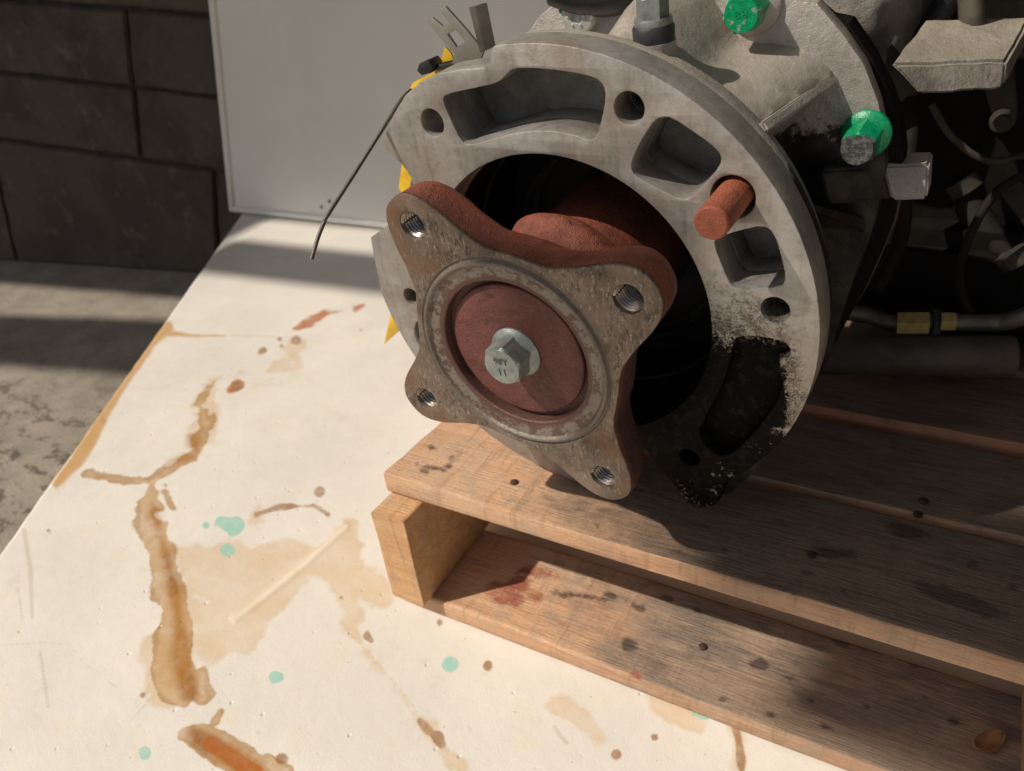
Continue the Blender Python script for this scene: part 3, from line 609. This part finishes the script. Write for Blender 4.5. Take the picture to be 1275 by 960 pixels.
# --- front housing flange
def snap(p, r=0.1607):
    R_ = math.hypot(*p); return (p[0] * r / R_, p[1] * r / R_)
out = [G(x, y) for x, y in [(603, 84), (576, 86), (545, 91), (522, 103), (504, 119), (490, 142), (474.5, 179.6), (482, 187), (501, 206), (512, 222)]]
out += [G(500, 268), G(480, 284), G(461, 296), G(465, 318)]
out += [(0.1607 * math.cos(R(a)), 0.1607 * math.sin(R(a))) for a in range(186, 273, 3)]
out += [G(742, 603), (0.108 * math.cos(R(279)), 0.108 * math.sin(R(279))), (0.108 * math.cos(R(288)), 0.108 * math.sin(R(288))), (0.108 * math.cos(R(297)), 0.108 * math.sin(R(297)))]
out += [G(792, 545), G(809, 566), G(833, 597), G(856, 626), G(866, 632), G(880, 634), G(893, 628), G(905, 598)]
out += [(0.1607 * math.cos(R(a)), 0.1607 * math.sin(R(a))) for a in list(range(316, 360, 3)) + list(range(1, 97, 3))]
out += [G(622, 55.5), G(614, 58), G(611, 66), G(610, 78)]
P1 = [G(*p) for p in [(553, 118), (590, 110), (619, 104), (629, 95), (636, 87), (648, 84.7), (678, 86), (716, 91), (741, 97), (751, 106), (754, 120), (749, 148), (743, 170), (735, 175), (710, 166), (678, 161.6), (644, 164.7), (615, 172.5), (584, 181), (574, 176), (562, 151), (551, 126)]]
P2 = [G(*p) for p in [(815, 150), (824, 146), (837, 147), (865, 166), (889, 183), (898, 195), (896, 207), (878, 229), (861, 246), (849, 249), (821, 236), (790, 219), (785, 208), (789, 194), (803, 167)]]
P3 = [G(*p) for p in [(888, 303), (894, 296), (922, 287), (950, 281), (963, 290), (973, 322), (978, 346), (973, 357), (928, 360.5), (911, 357), (904, 343)]]
P4 = [G(*p) for p in [(912, 427), (918, 419), (945, 419), (972, 424), (984, 432), (984, 445), (968, 447), (960, 458), (972, 468), (976, 480), (960, 513), (928, 552), (903, 569), (885, 563), (868, 541), (880, 516), (897, 485), (908, 455)]]
P5 = [G(*p) for p in [(519, 398), (525, 405), (528, 430), (520, 430), (515, 412)]]
pin_c = G(912, 246)
holes = [(G(538, 153), 0.0085), (G(783, 135), 0.0085), (G(965, 386), 0.0078), (G(512, 370), 0.0072), (G(858, 570), 0.0070)]
loops = [out, circ(0, 0, 0.1003, 120)] + [round_poly(p, 1) for p in (P1, P2, P3, P4, P5)] + [circ(*h, r, 32) for h, r in holes] + [circ(*pin_c, 0.0118, 32)]
M['ring'] = m_ring()
hf = curve_obj('housing_flange', loops, 0.0, -0.022, M['ring'], gb, bevel=0.0009)
# the ring body behind
def shell_r(th, t_):
    """outer radius of the conical housing behind the flange; th in degrees, t_ 0 front .. 1 back"""
    th = (th + 180) % 360 - 180
    def sm(a, b, x): x = min(1, max(0, (x - a) / (b - a))); return x * x * (3 - 2 * x)
    base = 0.113 + 0.014 * t_
    up = sm(40, 45, th + 5 * t_) * (1 - sm(80, 94, th))
    dish = 0.020 * math.exp(-((th - 60) / 9) ** 2) * (0.35 + 0.65 * t_)
    r = base + up * (0.034 + 0.010 * t_ - dish)
    r += up * 0.006 * math.sin(math.pi * t_) * math.exp(-((th - 78) / 8) ** 2)
    return r
bm = bmesh.new(); NT_, NW = 240, 26; rings = []
for j in range(NW + 1):
    t_ = j / NW; w = -0.0385 - t_ * 0.0815; rr = []
    for i in range(NT_):
        th = 360 * i / NT_; r = shell_r(th, t_); a = R(th)
        p = Vector((r * math.cos(a), r * math.sin(a), w)); r += 0.0012 * mnoise.noise(p * 45) + 0.0005 * mnoise.noise(p * 160)
        rr.append(bm.verts.new((r * math.cos(a), r * math.sin(a), w)))
    rings.append(rr)
for A_, B_ in zip(rings, rings[1:]):
    for k in range(NT_): bm.faces.new((A_[k], A_[(k + 1) % NT_], B_[(k + 1) % NT_], B_[k]))
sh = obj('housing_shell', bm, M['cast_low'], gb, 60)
# floor plate behind the pockets: same outline pulled in
fl = []
for p in out:
    R_ = math.hypot(*p); th = math.degrees(math.atan2(p[1], p[0])); fl.append((p[0] * 0.962, p[1] * 0.962))
loops2 = [fl, circ(0, 0, 0.1003, 120)] + [circ(*h, r, 32) for h, r in holes]
pw_ = curve_obj('pocket_wall', [fl, circ(0, 0, 0.1003, 120)] + [round_poly(p, 1) for p in (P1, P2, P3, P4)] + [circ(*h, r, 32) for h, r in holes], -0.0207, -0.038, M['cast'], gb, bevel=0.0003, grow=0.0004)
pf = curve_obj('pocket_floor', loops2, -0.0372, -0.046, M['cast'], gb, bevel=0.0006)
curve_obj('recess_floor', [[(p[0] * 1.0, p[1] * 1.0) for p in [G(*q) for q in [(906, 415), (925, 410), (990, 422), (995, 455), (985, 500), (935, 565), (903, 580), (875, 572), (858, 545), (868, 515), (890, 480), (900, 452)]]]], -0.0105, -0.018, M['ring'], gb, bevel=0.0002)
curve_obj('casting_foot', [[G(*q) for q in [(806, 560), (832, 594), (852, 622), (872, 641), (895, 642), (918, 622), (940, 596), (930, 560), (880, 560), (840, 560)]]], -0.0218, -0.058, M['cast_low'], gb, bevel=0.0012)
# rim behind the flange, seen as a dark step on the right
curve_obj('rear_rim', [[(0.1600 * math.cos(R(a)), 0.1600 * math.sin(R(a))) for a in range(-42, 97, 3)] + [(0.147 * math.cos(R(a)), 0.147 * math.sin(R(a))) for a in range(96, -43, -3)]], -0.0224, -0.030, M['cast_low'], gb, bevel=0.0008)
# bore
obj('bore_wall', lathe([(0.1003, -0.021), (0.0997, -0.03), (0.0990, -0.06), (0.0975, -0.0615), (0.0970, -0.10), (0.05, -0.101)], 96), M['bore'], gb, 30)
obj('seal_lip', lathe([(0.0745, -0.082), (0.076, -0.079), (0.078, -0.082), (0.078, -0.0995), (0.0745, -0.0995)], 96), M['rubber'], gb, 40)
obj('bore_floor', lathe([(0.0990, -0.1005), (0.0001, -0.1005)], 64), M['bore'], gb, 30)
# dowel pin
dp = obj('dowel_pin', lathe([(0.0001, 0.0315), (0.0080, 0.0315), (0.0090, 0.0303), (0.0090, -0.021), (0.0001, -0.021)], 48), M['pin'], gb, 30, loc=(*pin_c, 0))
# --- ribs on the shell
ra, rb_ = Vector((*G(930, 165, -.022), -0.022)), Vector((*G(1040, 90, -.12), -0.1195))
ia, ib = Vector((0.078, 0.088, -0.022)), Vector((0.086, 0.080, -0.1195))
ra = ra.lerp(rb_, 0.165); ia = ia.lerp(ib, 0.165)
n_ = (rb_ - ra).cross(ia - ra).normalized() * 0.006
if n_.y > 0: n_ = -n_
rib = prism_bm([ra, rb_, ib, ia], n_, 0.0012); rough_up(rib, 0.0006, 60, 2, 6)
obj('rib', rib, M['cast2'], gb, 50)
# --- bell flange and adaptor plate
def arc(r, a0, a1, st): return [(r * math.cos(R(a)), r * math.sin(R(a))) for a in np.arange(a0, a1, st)]
bo = [G(*p, -.12) for p in [(1030, 450), (1060, 355), (1082, 300), (1096, 250), (1103, 205), (1101, 157), (1094, 125), (1076, 78), (1050, 41), (1018, 3)]]
am = [math.degrees(math.atan2(p[1], p[0])) for p in bo]
l1 = [G(*p, -.12) for p in [(690, 5), (672, 20), (655, 45), (640, 75)]]
a1 = math.degrees(math.atan2(bo[-1][1], bo[-1][0])); a2 = math.degrees(math.atan2(l1[0][1], l1[0][0]))
bell = bo + arc(0.183, a1 + 4, a2 - 8, 4) + l1 + arc(0.14, 118, 300, 6)
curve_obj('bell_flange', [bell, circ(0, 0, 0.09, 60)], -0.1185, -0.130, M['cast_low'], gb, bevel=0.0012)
ad = [G(*p, -.14) for p in [(1022, 460), (1062, 385), (1080, 353), (1104, 300), (1118, 262), (1127, 190), (1123, 150), (1110, 110), (1088, 66), (1060, 25)]]
a1 = math.degrees(math.atan2(ad[-1][1], ad[-1][0]))
curve_obj('adaptor_plate', [ad + arc(0.183, a1 + 3, 100, 4) + arc(0.15, 104, 300, 6), circ(0, 0, 0.08, 60)], -0.133, -0.150, M['dark_iron'], gb, bevel=0.001)
curve_obj('gasket', [arc(0.155, 0, 360, 4), circ(0, 0, 0.08, 60)], -0.1295, -0.1335, M['rubber'], gb, bevel=0.0003)

# --- bolts
def hex_bm(r, w0, w1, rot=0, cham=0.0012):
    bm = bmesh.new(); A_ = []
    prof = [(1.0, w0, 0), (1.0, w1 - cham, 0), (0.93, w1, 1)]
    rings = []
    for k, (s, w, c_) in enumerate(prof):
        rr = []
        for i in range(36):
            a = 2 * math.pi * i / 36 + rot; hexr = r * math.cos(math.pi / 6) / math.cos(((a - rot) % (math.pi / 3)) - math.pi / 6)
            rad = hexr if not c_ else r * math.cos(math.pi / 6) * 0.985
            rr.append(bm.verts.new((rad * math.cos(a), rad * math.sin(a), w)))
        rings.append(rr)
    for A2, B2 in zip(rings, rings[1:]):
        for k in range(36): bm.faces.new((A2[k], A2[(k + 1) % 36], B2[(k + 1) % 36], B2[k]))
    bm.faces.new(rings[0]); bm.faces.new(rings[-1]); return bm
def text_obj(name, s, size, loc, mat, parent, rot=0.0, depth=0.0003):
    cu = bpy.data.curves.new(name, 'FONT'); cu.body = s; cu.size = size; cu.extrude = depth; cu.align_x = 'CENTER'; cu.align_y = 'CENTER'; cu.resolution_u = 3
    tmp = bpy.data.objects.new('tmp', cu); COL.objects.link(tmp)
    dg = bpy.context.evaluated_depsgraph_get(); dg.update(); me = bpy.data.meshes.new_from_object(tmp.evaluated_get(dg)); bpy.data.objects.remove(tmp)
    me.materials.append(mat); o = bpy.data.objects.new(name, me); COL.objects.link(o); o.parent = parent; o.location = loc; o.rotation_euler = (0, 0, rot); return o
M['mark'] = simple('stamped_shadow', (0.06, 0.06, 0.055), (0.09, 0.09, 0.08), 300, 0.6)
def bolt(name, a, b, w, rw, rh, hh, mat, rot, txt=None, wmat=None, label=None):
    wb = obj(name, lathe([(rw, w - 0.001), (rw, w + 0.0016), (rw * 0.93, w + 0.0026), (rh * 0.9, w + 0.0052), (0.0002, w + 0.0052)], 48), wmat or mat, gb, 40, loc=(a, b, 0))
    hd = obj('bolt_head', hex_bm(rh, w + 0.0045, w + 0.005 + hh, rot), mat, wb, 30)
    if label: wb['label'] = label
    if txt:
        for s, dy, sz in txt: text_obj('stamped_number', s, sz, (0, dy, w + 0.005 + hh), M['mark'] if mat is M['zinc'] else mat, wb, 0.06)
    return wb

# --- output coupling
LOB = [34, 124, 214, 304]
prof_a = [0, 5, 8, 10, 14, 18, 22, 26, 30, 36, 45]; prof_r = [.1145, .1130, .1083, .1045, .0948, .0845, .0790, .0738, .0714, .0700, .0695]
def lob_r(th):
    d = min(abs((th - l + 180) % 360 - 180) for l in LOB); return float(np.interp(d, prof_a, prof_r))
prof = np.array([lob_r(a * 1.5) for a in range(240)])
k = np.array([1, 2, 3, 2, 1]) / 9; prof = sum(np.roll(prof, i - 2) * k[i] for i in range(5))
def lobe_loop(s=1.0, d=0.0): return [((prof[i] * s - d) * math.cos(R(i * 1.5)), (prof[i] * s - d) * math.sin(R(i * 1.5))) for i in range(240)]
hc = [(0.0955 * math.cos(R(l)), 0.0955 * math.sin(R(l))) for l in LOB]
bm = bmesh.new(); rings = []
for w, sc_, dd in [(0.0595, 1, 0.0), (0.055, 1.0, -0.0004), (0.048, 1.0, -0.0002), (0.042, 1.0, 0.0010), (0.037, 1.0, 0.0030), (0.033, 1.0, 0.0065), (0.0305, 1.0, 0.0125)]:
    rr = []
    for i in range(240):
        a = R(i * 1.5); r = prof[i] * sc_ - dd; p = Vector((r * math.cos(a), r * math.sin(a), w)); r += (0.0013 * mnoise.noise(p * 45) + .0007 * mnoise.noise(p * 130)) * (0 if w > 0.059 else 1)
        # waist between the lobes is fuller towards the back
        if w < 0.05: r += 0.006 * (0.05 - w) / 0.02 * max(0, (0.085 - prof[i]) / 0.015) * 0.6
        rr.append(bm.verts.new((r * math.cos(a), r * math.sin(a), w)))
    rings.append(rr)
hubr = []
for r, w in [(0.060, 0.020), (0.053, 0.012), (0.051, 0.0), (0.050, -0.03), (0.050, -0.10)]:
    hubr.append([bm.verts.new((r * math.cos(R(i * 1.5)), r * math.sin(R(i * 1.5)), w)) for i in range(240)])
rings += hubr
for A_, B_ in zip(rings, rings[1:]):
    for i in range(240): bm.faces.new((A_[i], A_[(i + 1) % 240], B_[(i + 1) % 240], B_[i]))
oc = obj('output_coupling', bm, M['red'], gb, 60)
curve_obj('coupling_face', [lobe_loop(d=0.0), circ(0, 0, 0.0655, 120)] + [circ(*h, 0.0086, 40) for h in hc], 0.0621, 0.0594, M['face'], oc, bevel=0.0006)
ridge = [(0.0657, 0.0600), (0.0657, 0.0618), (0.0650, 0.0613), (0.0642, 0.0613), (0.0637, 0.0622), (0.0632, 0.0634), (0.0624, 0.0638), (0.0614, 0.0634), (0.0606, 0.0622), (0.0602, 0.0616), (0.0560, 0.0612), (0.0530, 0.0608), (0.0505, 0.0604), (0.0498, 0.0597), (0.0495, 0.056), (0.0495, 0.0530), (0.0002, 0.0530)]
obj('pilot_ring', lathe(ridge, 144), M['face'], oc, 28)
obj('retaining_disc', lathe([(0.0452, 0.0532), (0.0455, 0.0552), (0.0450, 0.0562), (0.0441, 0.0566), (0.030, 0.0564), (0.0002, 0.0564)], 120), M['red_disc'], oc, 30)
for h in hc:
    pr = [(0.0086, 0.0612)]; w = 0.0600
    while w > 0.030: pr += [(0.0084, w), (0.0074, w - 0.0009), (0.0074, w - 0.0012), (0.0084, w - 0.0021)]; w -= 0.0023
    pr += [(0.0076, 0.0275), (0.0001, 0.0275)]
    bm = lathe(pr, 40)
    for v in bm.verts: v.co.z += 0.0011 * (math.atan2(v.co.y, v.co.x) / math.pi) * (1 if 0.031 < v.co.z < 0.0605 else 0)
    obj('threaded_hole', bm, M['thread'], oc, 30, loc=(*h, 0))
    bm = lathe([(0.0086, 0.0600), (0.0086, 0.0270)], 32); bm.free()
cb = bolt('centre_bolt', 0, 0, 0.0560, 0.0168, 0.0138, 0.0125, M['zinc'], 0.35, [('98Y', 0.0036, 0.0062), ('11', -0.0040, 0.0072)])
# saddle bosses between the lobes, seen on top
for l in (60,):
    bm = bmesh.new(); bmesh.ops.create_uvsphere(bm, u_segments=56, v_segments=32, radius=1)
    for v in bm.verts: v.co = Vector((v.co.x * 0.030, v.co.y * 0.044, v.co.z * 0.021))
    bmesh.ops.rotate(bm, verts=bm.verts, matrix=Matrix.Rotation(R(l), 3, 'Z')); bmesh.ops.translate(bm, verts=bm.verts, vec=(0.044 * math.cos(R(l)), 0.044 * math.sin(R(l)), 0.018))
    rough_up(bm, 0.0007, 70, 3); obj('cast_boss', bm, M['red'], oc, 60)

# flange bolts
a, b = G(937, 7, -.116); bolt('flange_bolt', a, b, -0.1180, 0.0162, 0.0112, 0.018, M['green'], 0.2, [('8.8', 0.0, 0.006)], M['cast2'], 'bolt painted bright green at the top')
a, b = G(1078, 168, -.116); bolt('flange_bolt', a, b, -0.1180, 0.0140, 0.0103, 0.021, M['green_half'], 0.5, [('8.8', 0.0, 0.006)], M['green_half'], 'bolt half painted green on the right')
a, b = G(722, 18, -.116)
wb = obj('flange_bolt', lathe([(0.0115, -0.119), (0.0115, -0.112), (0.0105, -0.1105), (0.0045, -0.1100), (0.0038, -0.1125), (0.0001, -0.1125)], 40), M['white_bolt'], gb, 40, loc=(a, b, 0)); wb['label'] = 'small bright socket head bolt at the top left'
for k_ in range(6):
    obj('socket_lobe', lathe([(0.0011, -0.1102), (0.0009, -0.1094), (0.0001, -0.1092)], 10), M['white_bolt'], wb, 40, loc=(0.0058 * math.cos(k_ * 1.047), 0.0058 * math.sin(k_ * 1.047), 0))
obj('paint_mark', box_bm(-0.0125, -0.0095, 0.002, 0.010, -0.118, -0.1105, 0.0006), M['green'], wb)

# breather plug on its cast boss (axis up)
def up_lathe(name, prof, base, mat, parent, n=32, smooth=35):
    bm = lathe([(r, h) for r, h in prof], n); bmesh.ops.rotate(bm, verts=bm.verts, matrix=Matrix.Rotation(R(-90), 3, 'X')); bmesh.ops.translate(bm, verts=bm.verts, vec=base)
    return obj(name, bm, mat, parent, smooth)
bw = -0.048; ba = G(815, 70, bw)[0]; bb = G(815, 84, bw)[1]
bs = up_lathe('breather_boss', [(0.0150, -0.02), (0.0138, 0.0), (0.0120, 0.006), (0.0118, 0.018), (0.0001, 0.018)], (ba, bb - 0.004, bw), M['cast2'], gb)
cap = up_lathe('breather_cap', [(0.0095, 0.0), (0.0112, 0.0008), (0.0114, 0.009), (0.0106, 0.0105), (0.0001, 0.0105)], (ba, bb + 0.012, bw), M['rubber'], gb, 40)
up_lathe('washer', [(0.0102, 0), (0.0104, 0.002), (0.0098, 0.0036), (0.0001, 0.0036)], (ba, bb + 0.0225, bw), M['zinc'], cap, 32)
hb = hex_bm(0.0086, 0, 0.011, 0.3); bmesh.ops.rotate(hb, verts=hb.verts, matrix=Matrix.Rotation(R(-90), 3, 'X')); bmesh.ops.translate(hb, verts=hb.verts, vec=(ba, bb + 0.026, bw)); obj('bolt_head', hb, M['zinc'], cap, 30)
# black cable and connector across the top
obj('cable', tube_bm(spline([Gd(690, -14, .50), Gd(722, -4, .495), Gd(760, -2, .49), Gd(800, -14, .48)]), 0.0105, 16), M['black_plastic'], gb)
obj('connector', box_bm(0, 0.022, 0, 0.022, 0, 0.03, 0.002), M['black_plastic'], gb, loc=Gd(838, 22, .50))
obj('cable', tube_bm(spline([Gd(835, 60, .52), Gd(838, 20, .50), Gd(836, -30, .48)]), 0.008, 14), M['black_plastic'], gb)

# --- metal clip (two pronged fork and a bent tab) behind the rim at upper left
def gp(pts, w): return [G(x, y, w) for x, y in pts]
cw = -0.034
fork = curve_obj('metal_clip', [gp([(531, 27), (538, 22), (551, 33), (559, 29), (548, 13), (554, 8), (581, 38), (602, 64), (596, 80), (562, 80), (566, 68)], cw),
                                gp([(557, 43), (567, 37), (579, 52), (568, 59)], cw)], cw, cw - 0.0022, M['clip'], gb, bevel=0.0003)
obj('clip_tab', prism_bm([Vector((*G(x, y, w_), w_)) for x, y, w_ in [(583, 9, -0.020), (592, 8, -0.020), (604, 62, -0.034), (597, 66, -0.034)]], Vector((0.0036, 0.0004, -0.007)), 0.0004), M['clip'], fork, 40)
# --- yellow tag behind the left rim, knob
yw = -0.050
ytag = curve_obj('yellow_tag', [gp([(503, 122), (514, 103), (545, 87), (554, 58), (561, 66), (572, 92), (600, 200), (560, 330), (516, 395), (478, 429), (487, 388), (506, 345), (512, 260), (496, 234), (500, 205)], yw)], yw, yw - 0.0016, M['yellow'], gb, bevel=0.0004)
curve_obj('knob', [gp([(523, 86), (526, 77), (537, 73), (543, 80), (540, 89), (529, 92)], -0.040)], -0.036, -0.048, M['black_plastic'], gb, bevel=0.001)
obj('knob', tube_bm([Vector((*G(545, 84, -.044), -0.044)), Vector((*G(566, 79, -.040), -0.040))], 0.0024, 10), M['black_plastic'], gb)
# --- cable tie tail
ct = obj('cable_tie', tube_bm(spline([Gd(512, 112, .50), Gd(500, 124, .495), Gd(478, 158, .492), (Gd(440, 218, .49)), Gd(408, 268, .485), Gd(404, 276, .485), Gd(396, 296, .484), Gd(388, 323, .483)], 6), 0.0013, 8), M['tie'], gb, 60)

# ------------------------------------------------------------------ engine behind (same machine)
def wbox(name, x0, x1, y0, y1, z0, z1, mat, bev=0.006, amp=0.0, seed=0):
    bm = box_bm(x0, x1, y0, y1, z0, z1, bev)
    if amp: rough_up(bm, amp, 40, seed, 8)
    bmesh.ops.transform(bm, matrix=GI, verts=bm.verts); return obj(name, bm, mat, gb, 50)
wbox('engine_block', -0.16, 0.62, 0.72, 1.10, 0.22, 0.64, M['dark_iron'], 0.01)
wbox('engine_block', 0.02, 0.62, 0.60, 0.78, 0.47, 0.50, M['dark_iron'], 0.01)
wbox('oil_pan', -0.10, 0.60, 0.68, 1.06, 0.165, 0.26, M['dark_iron'], 0.015)
def dprism(name, pts, d, back, mat, bev=0.0012, amp=0.0006, seed=0, cuts=5):
    P = [Gd(px, py, dd if dd else d) for px, py, dd in [(p + (None,)) if len(p) == 2 else p for p in pts]]
    v = (WG(back) if isinstance(back, tuple) else WG((0, back, 0))) - WG((0, 0, 0)); bm = prism_bm(P, v, bev)
    if amp: rough_up(bm, amp, 55, seed, cuts)
    return obj(name, bm, mat, gb, 50)
dprism('mounting_bracket', [(1108, 80), (1186, 77), (1254, 75), (1249, 111), (1205, 114), (1143, 118), (1128, 100)], 0.495, (0.010, 0.085, 0.012), M['cast_rough'], 0.002, 0.0012, 3)
dprism('bracket_arm', [(1098, 206), (1157, 204), (1154, 249), (1110, 250)], 0.468, 0.026, M['cast2'], 0.0016, 0.0003, 4, 2)
dprism('bracket_arm', [(1020, 212), (1100, 208), (1112, 249), (1030, 256)], 0.4685, 0.020, M['old_iron'], 0.002, 0.0008, 6)  # left half of the arm, its shade put in by a darker material
dprism('bracket_arm', [(1105, 60), (1118, 76), (1150, 118), (1130, 122), (1122, 130), (1100, 90)], 0.53, 0.02, M['dark_iron'], 0.001, 0, 5)
# rough casting bulge behind the bell flange
bm = bmesh.new(); bmesh.ops.create_icosphere(bm, subdivisions=5, radius=1)
for v in bm.verts: v.co = Vector((v.co.x * 0.050, v.co.y * 0.060, v.co.z * 0.05))
rough_up(bm, 0.004, 40, 8); obj('casting_bulge', bm, M['cast_rough'], gb, 60, loc=Gd(1052, 20, 0.585))
bm = tube_bm([Gd(1211, 40, .545), Gd(1210, 20, .54), Gd(1207, -30, .53)], 0.0082, 20); obj('vertical_pipe', bm, M['pipe'], gb)
obj('hose', tube_bm(spline([Gd(1128, 10, .60), Gd(1155, -6, .60), Gd(1185, -12, .60)]), 0.011, 16), M['rubber'], gb)
obj('hose', tube_bm(spline([Gd(1240, 34, .61), Gd(1255, 12, .60), Gd(1275, 4, .60), Gd(1300, 0, .60)]), 0.015, 16), M['rubber'], gb)
M['hose2'] = simple('dusty_black_hose', (0.018, 0.016, 0.013), (0.009, 0.0085, 0.0075), 40, 0.75, spec=0.12)
obj('hose', tube_bm(spline([Gd(1203, 60, .66), Gd(1199, 110, .66), Gd(1195, 180, .66), Gd(1199, 235, .65), Gd(1222, 280, .64), Gd(1262, 322, .63), Gd(1300, 375, .62)]), 0.0115, 18), M['hose2'], gb, 60)
obj('strut', tube_bm([Gd(1196, 118, .66), Gd(1148, 196, .66)], 0.006, 10), M['hose2'], gb)
obj('hose', tube_bm(spline([Gd(1268, 130, .66), Gd(1255, 170, .66), Gd(1262, 240, .65), Gd(1290, 290, .64)]), 0.018, 18), M['hose2'], gb, 60)
lip = obj('flange_lip', tube_bm(spline([Vector((*G(x, y, -.136), -0.136)) for x, y in [(1121, 215), (1116, 262), (1103, 297), (1078, 353), (1063, 378), (1042, 412), (1023, 446)]]), 0.0018, 10), M['old_iron'], gb, 60)
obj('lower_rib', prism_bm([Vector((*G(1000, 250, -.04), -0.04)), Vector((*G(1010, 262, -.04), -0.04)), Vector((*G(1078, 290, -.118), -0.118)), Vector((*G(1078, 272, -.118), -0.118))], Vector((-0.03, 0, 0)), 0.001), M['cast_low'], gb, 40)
obj('hose', tube_bm(spline([Gd(1128, 26, .60), Gd(1140, 8, .59), Gd(1150, -10, .58)]), 0.010, 16), M['rubber'], gb, 60)
obj('hose', tube_bm(spline([Gd(1162, 28, .60), Gd(1172, 8, .59), Gd(1185, -14, .58)]), 0.013, 16), M['rubber'], gb, 60)
obj('hose', tube_bm(spline([Gd(1132, 125, .60), Gd(1135, 160, .60), Gd(1128, 230, .60), Gd(1120, 300, .60), Gd(1090, 360, .60)]), 0.006, 12), M['hose2'], gb, 60)
obj('cable', tube_bm(spline([Gd(1290, 210, .56), Gd(1240, 240, .57), Gd(1205, 300, .58), Gd(1195, 350, .60), Gd(1210, 395, .62)]), 0.0032, 10), M['hose2'], gb, 60)
obj('cable', tube_bm(spline([Gd(1160, 130, .57), Gd(1185, 170, .57), Gd(1230, 200, .57), Gd(1290, 190, .57)]), 0.0026, 10), M['old_iron'], gb, 60)
for x, y, d_ in ((1199, 232, .640), (1262, 322, .612)):
    p0, p1 = Gd(x - 4, y - 8, d_), Gd(x + 6, y + 6, d_); obj('hose_clamp', tube_bm([p0, p1], 0.0128, 24), M['old_iron'], gb, 40)
for x, y, d_ in ((1248, 150, .60),):
    q = Gd(x, y, d_); wbm = lathe([(0.009, 0), (0.009, 0.002), (0.0065, 0.003), (0.0062, 0.009), (0.0001, 0.0095)], 24)
    obj('block_bolt', wbm, M['old_iron'], gb, 40, loc=q)
# cooler cylinder, pipe, brass fittings
obj('oil_cooler', tube_bm([Gd(1005, 442, .655), Gd(1015, 442, .654), Gd(1258, 444, .60), Gd(1264, 444, .599), Gd(1268, 444, .598)], [0.012, 0.0165, 0.0165, 0.015, 0.010], 28), M['cooler'], gb, 50)
pf_ = obj('return_pipe', tube_bm(spline([Gd(1030, 384, .66), Gd(1080, 392, .65), Gd(1112, 402, .64), Gd(1180, 401, .62), Gd(1236, 402, .61), Gd(1262, 398, .60), Gd(1295, 386, .59)]), 0.0068, 16), M['pipe'], gb, 60)
def hexrod(name, p0, p1, r, mat, parent):
    bm = hex_bm(r, 0, (p1 - p0).length, 0, 0.001); q = (p1 - p0).to_track_quat('Z', 'Y').to_matrix(); bmesh.ops.rotate(bm, verts=bm.verts, matrix=q); bmesh.ops.translate(bm, verts=bm.verts, vec=p0); return obj(name, bm, mat, parent, 30)
hexrod('brass_nut', Gd(1117, 402, .628), Gd(1157, 402, .618), 0.0098, M['brass'], pf_)
hexrod('coupling_nut', Gd(1161, 401, .62), Gd(1171, 401, .618), 0.0115, M['rubber'], pf_)
hexrod('brass_nut', Gd(1171, 400, .612), Gd(1190, 400, .608), 0.0078, M['brass'], pf_)

# ------------------------------------------------------------------ unseen roof pieces added overhead to cast shade bars on slab, ground, wall and boards
RH = 2.2; roof = empty('shade_roof', (-1.6, 1.3, RH)); tag(roof, 'unseen roof beams and sheeting overhead, shaped to cast shade bars', 'roof', kind='thing')
M['roof'] = simple('grey_light_blocker', (0.16, 0.14, 0.12), (0.22, 0.20, 0.17), 20, 0.8)
kx, ky = SUN.x / -SUN.z, SUN.y / -SUN.z
def shade_piece(name, q, th=0.03):                  # q: outline of its shade on the slab level
    P = [Vector((x - kx * RH + 1.6, y - ky * RH - 1.3, 0)) for x, y in q]
    obj(name, prism_bm(P, (0, 0, th)), M['roof'], roof, None)
shade_piece('shade_sheet', [(-1.32, 1.118), (-0.6, 1.145), (3.0, 1.25), (3.0, 2.9), (-1.32, 2.9)])
shade_piece('shade_sheet', [(-5.0, 0.43), (-2.28, 0.82), (-1.69, 0.905), (-1.322, 0.955), (-1.322, 2.9), (-5.0, 2.9)])
shade_piece('shade_beam', [(-1.29, 0.855), (-0.45, 0.905), (-0.45, 1.025), (-1.29, 0.995)])
shade_piece('shade_beam', [(-4.0, 0.10), (-1.81, 0.54), (-1.30, 0.65), (-1.30, 0.86), (-1.62, 0.805), (-2.07, 0.69), (-4.0, 0.20)])
shade_piece('shade_beam', [(-0.045, 0.370), (2.2, 0.30), (2.2, 0.60), (0.01, 0.57)])  # added only to shade the right of the boards

# unseen panel added on the right to cut the sky light
blocker = obj('sky_blocker', box_bm(-0.05, 0.05, -1.9, 1.9, -1.1, 1.1), M['roof'], None, None, loc=(1.35, 0.3, 0.92)); tag(blocker, 'unseen grey panel added on the right to block sky light', 'wall', kind='thing')

# small items hung on or tucked behind the gearbox: things of their own
def free(o, label, cat):
    mw = GM @ o.matrix_basis; o.parent = None; o.matrix_world = mw; tag(o, label, cat)
free(ct, 'thin dark cable tie tail hanging down left of the housing ring', 'cable tie')
free(ytag, 'bright yellow plastic tag tucked behind the left rim of the housing', 'tag')
free(fork, 'bent steel clip with two slotted prongs above the upper left rim', 'clip')
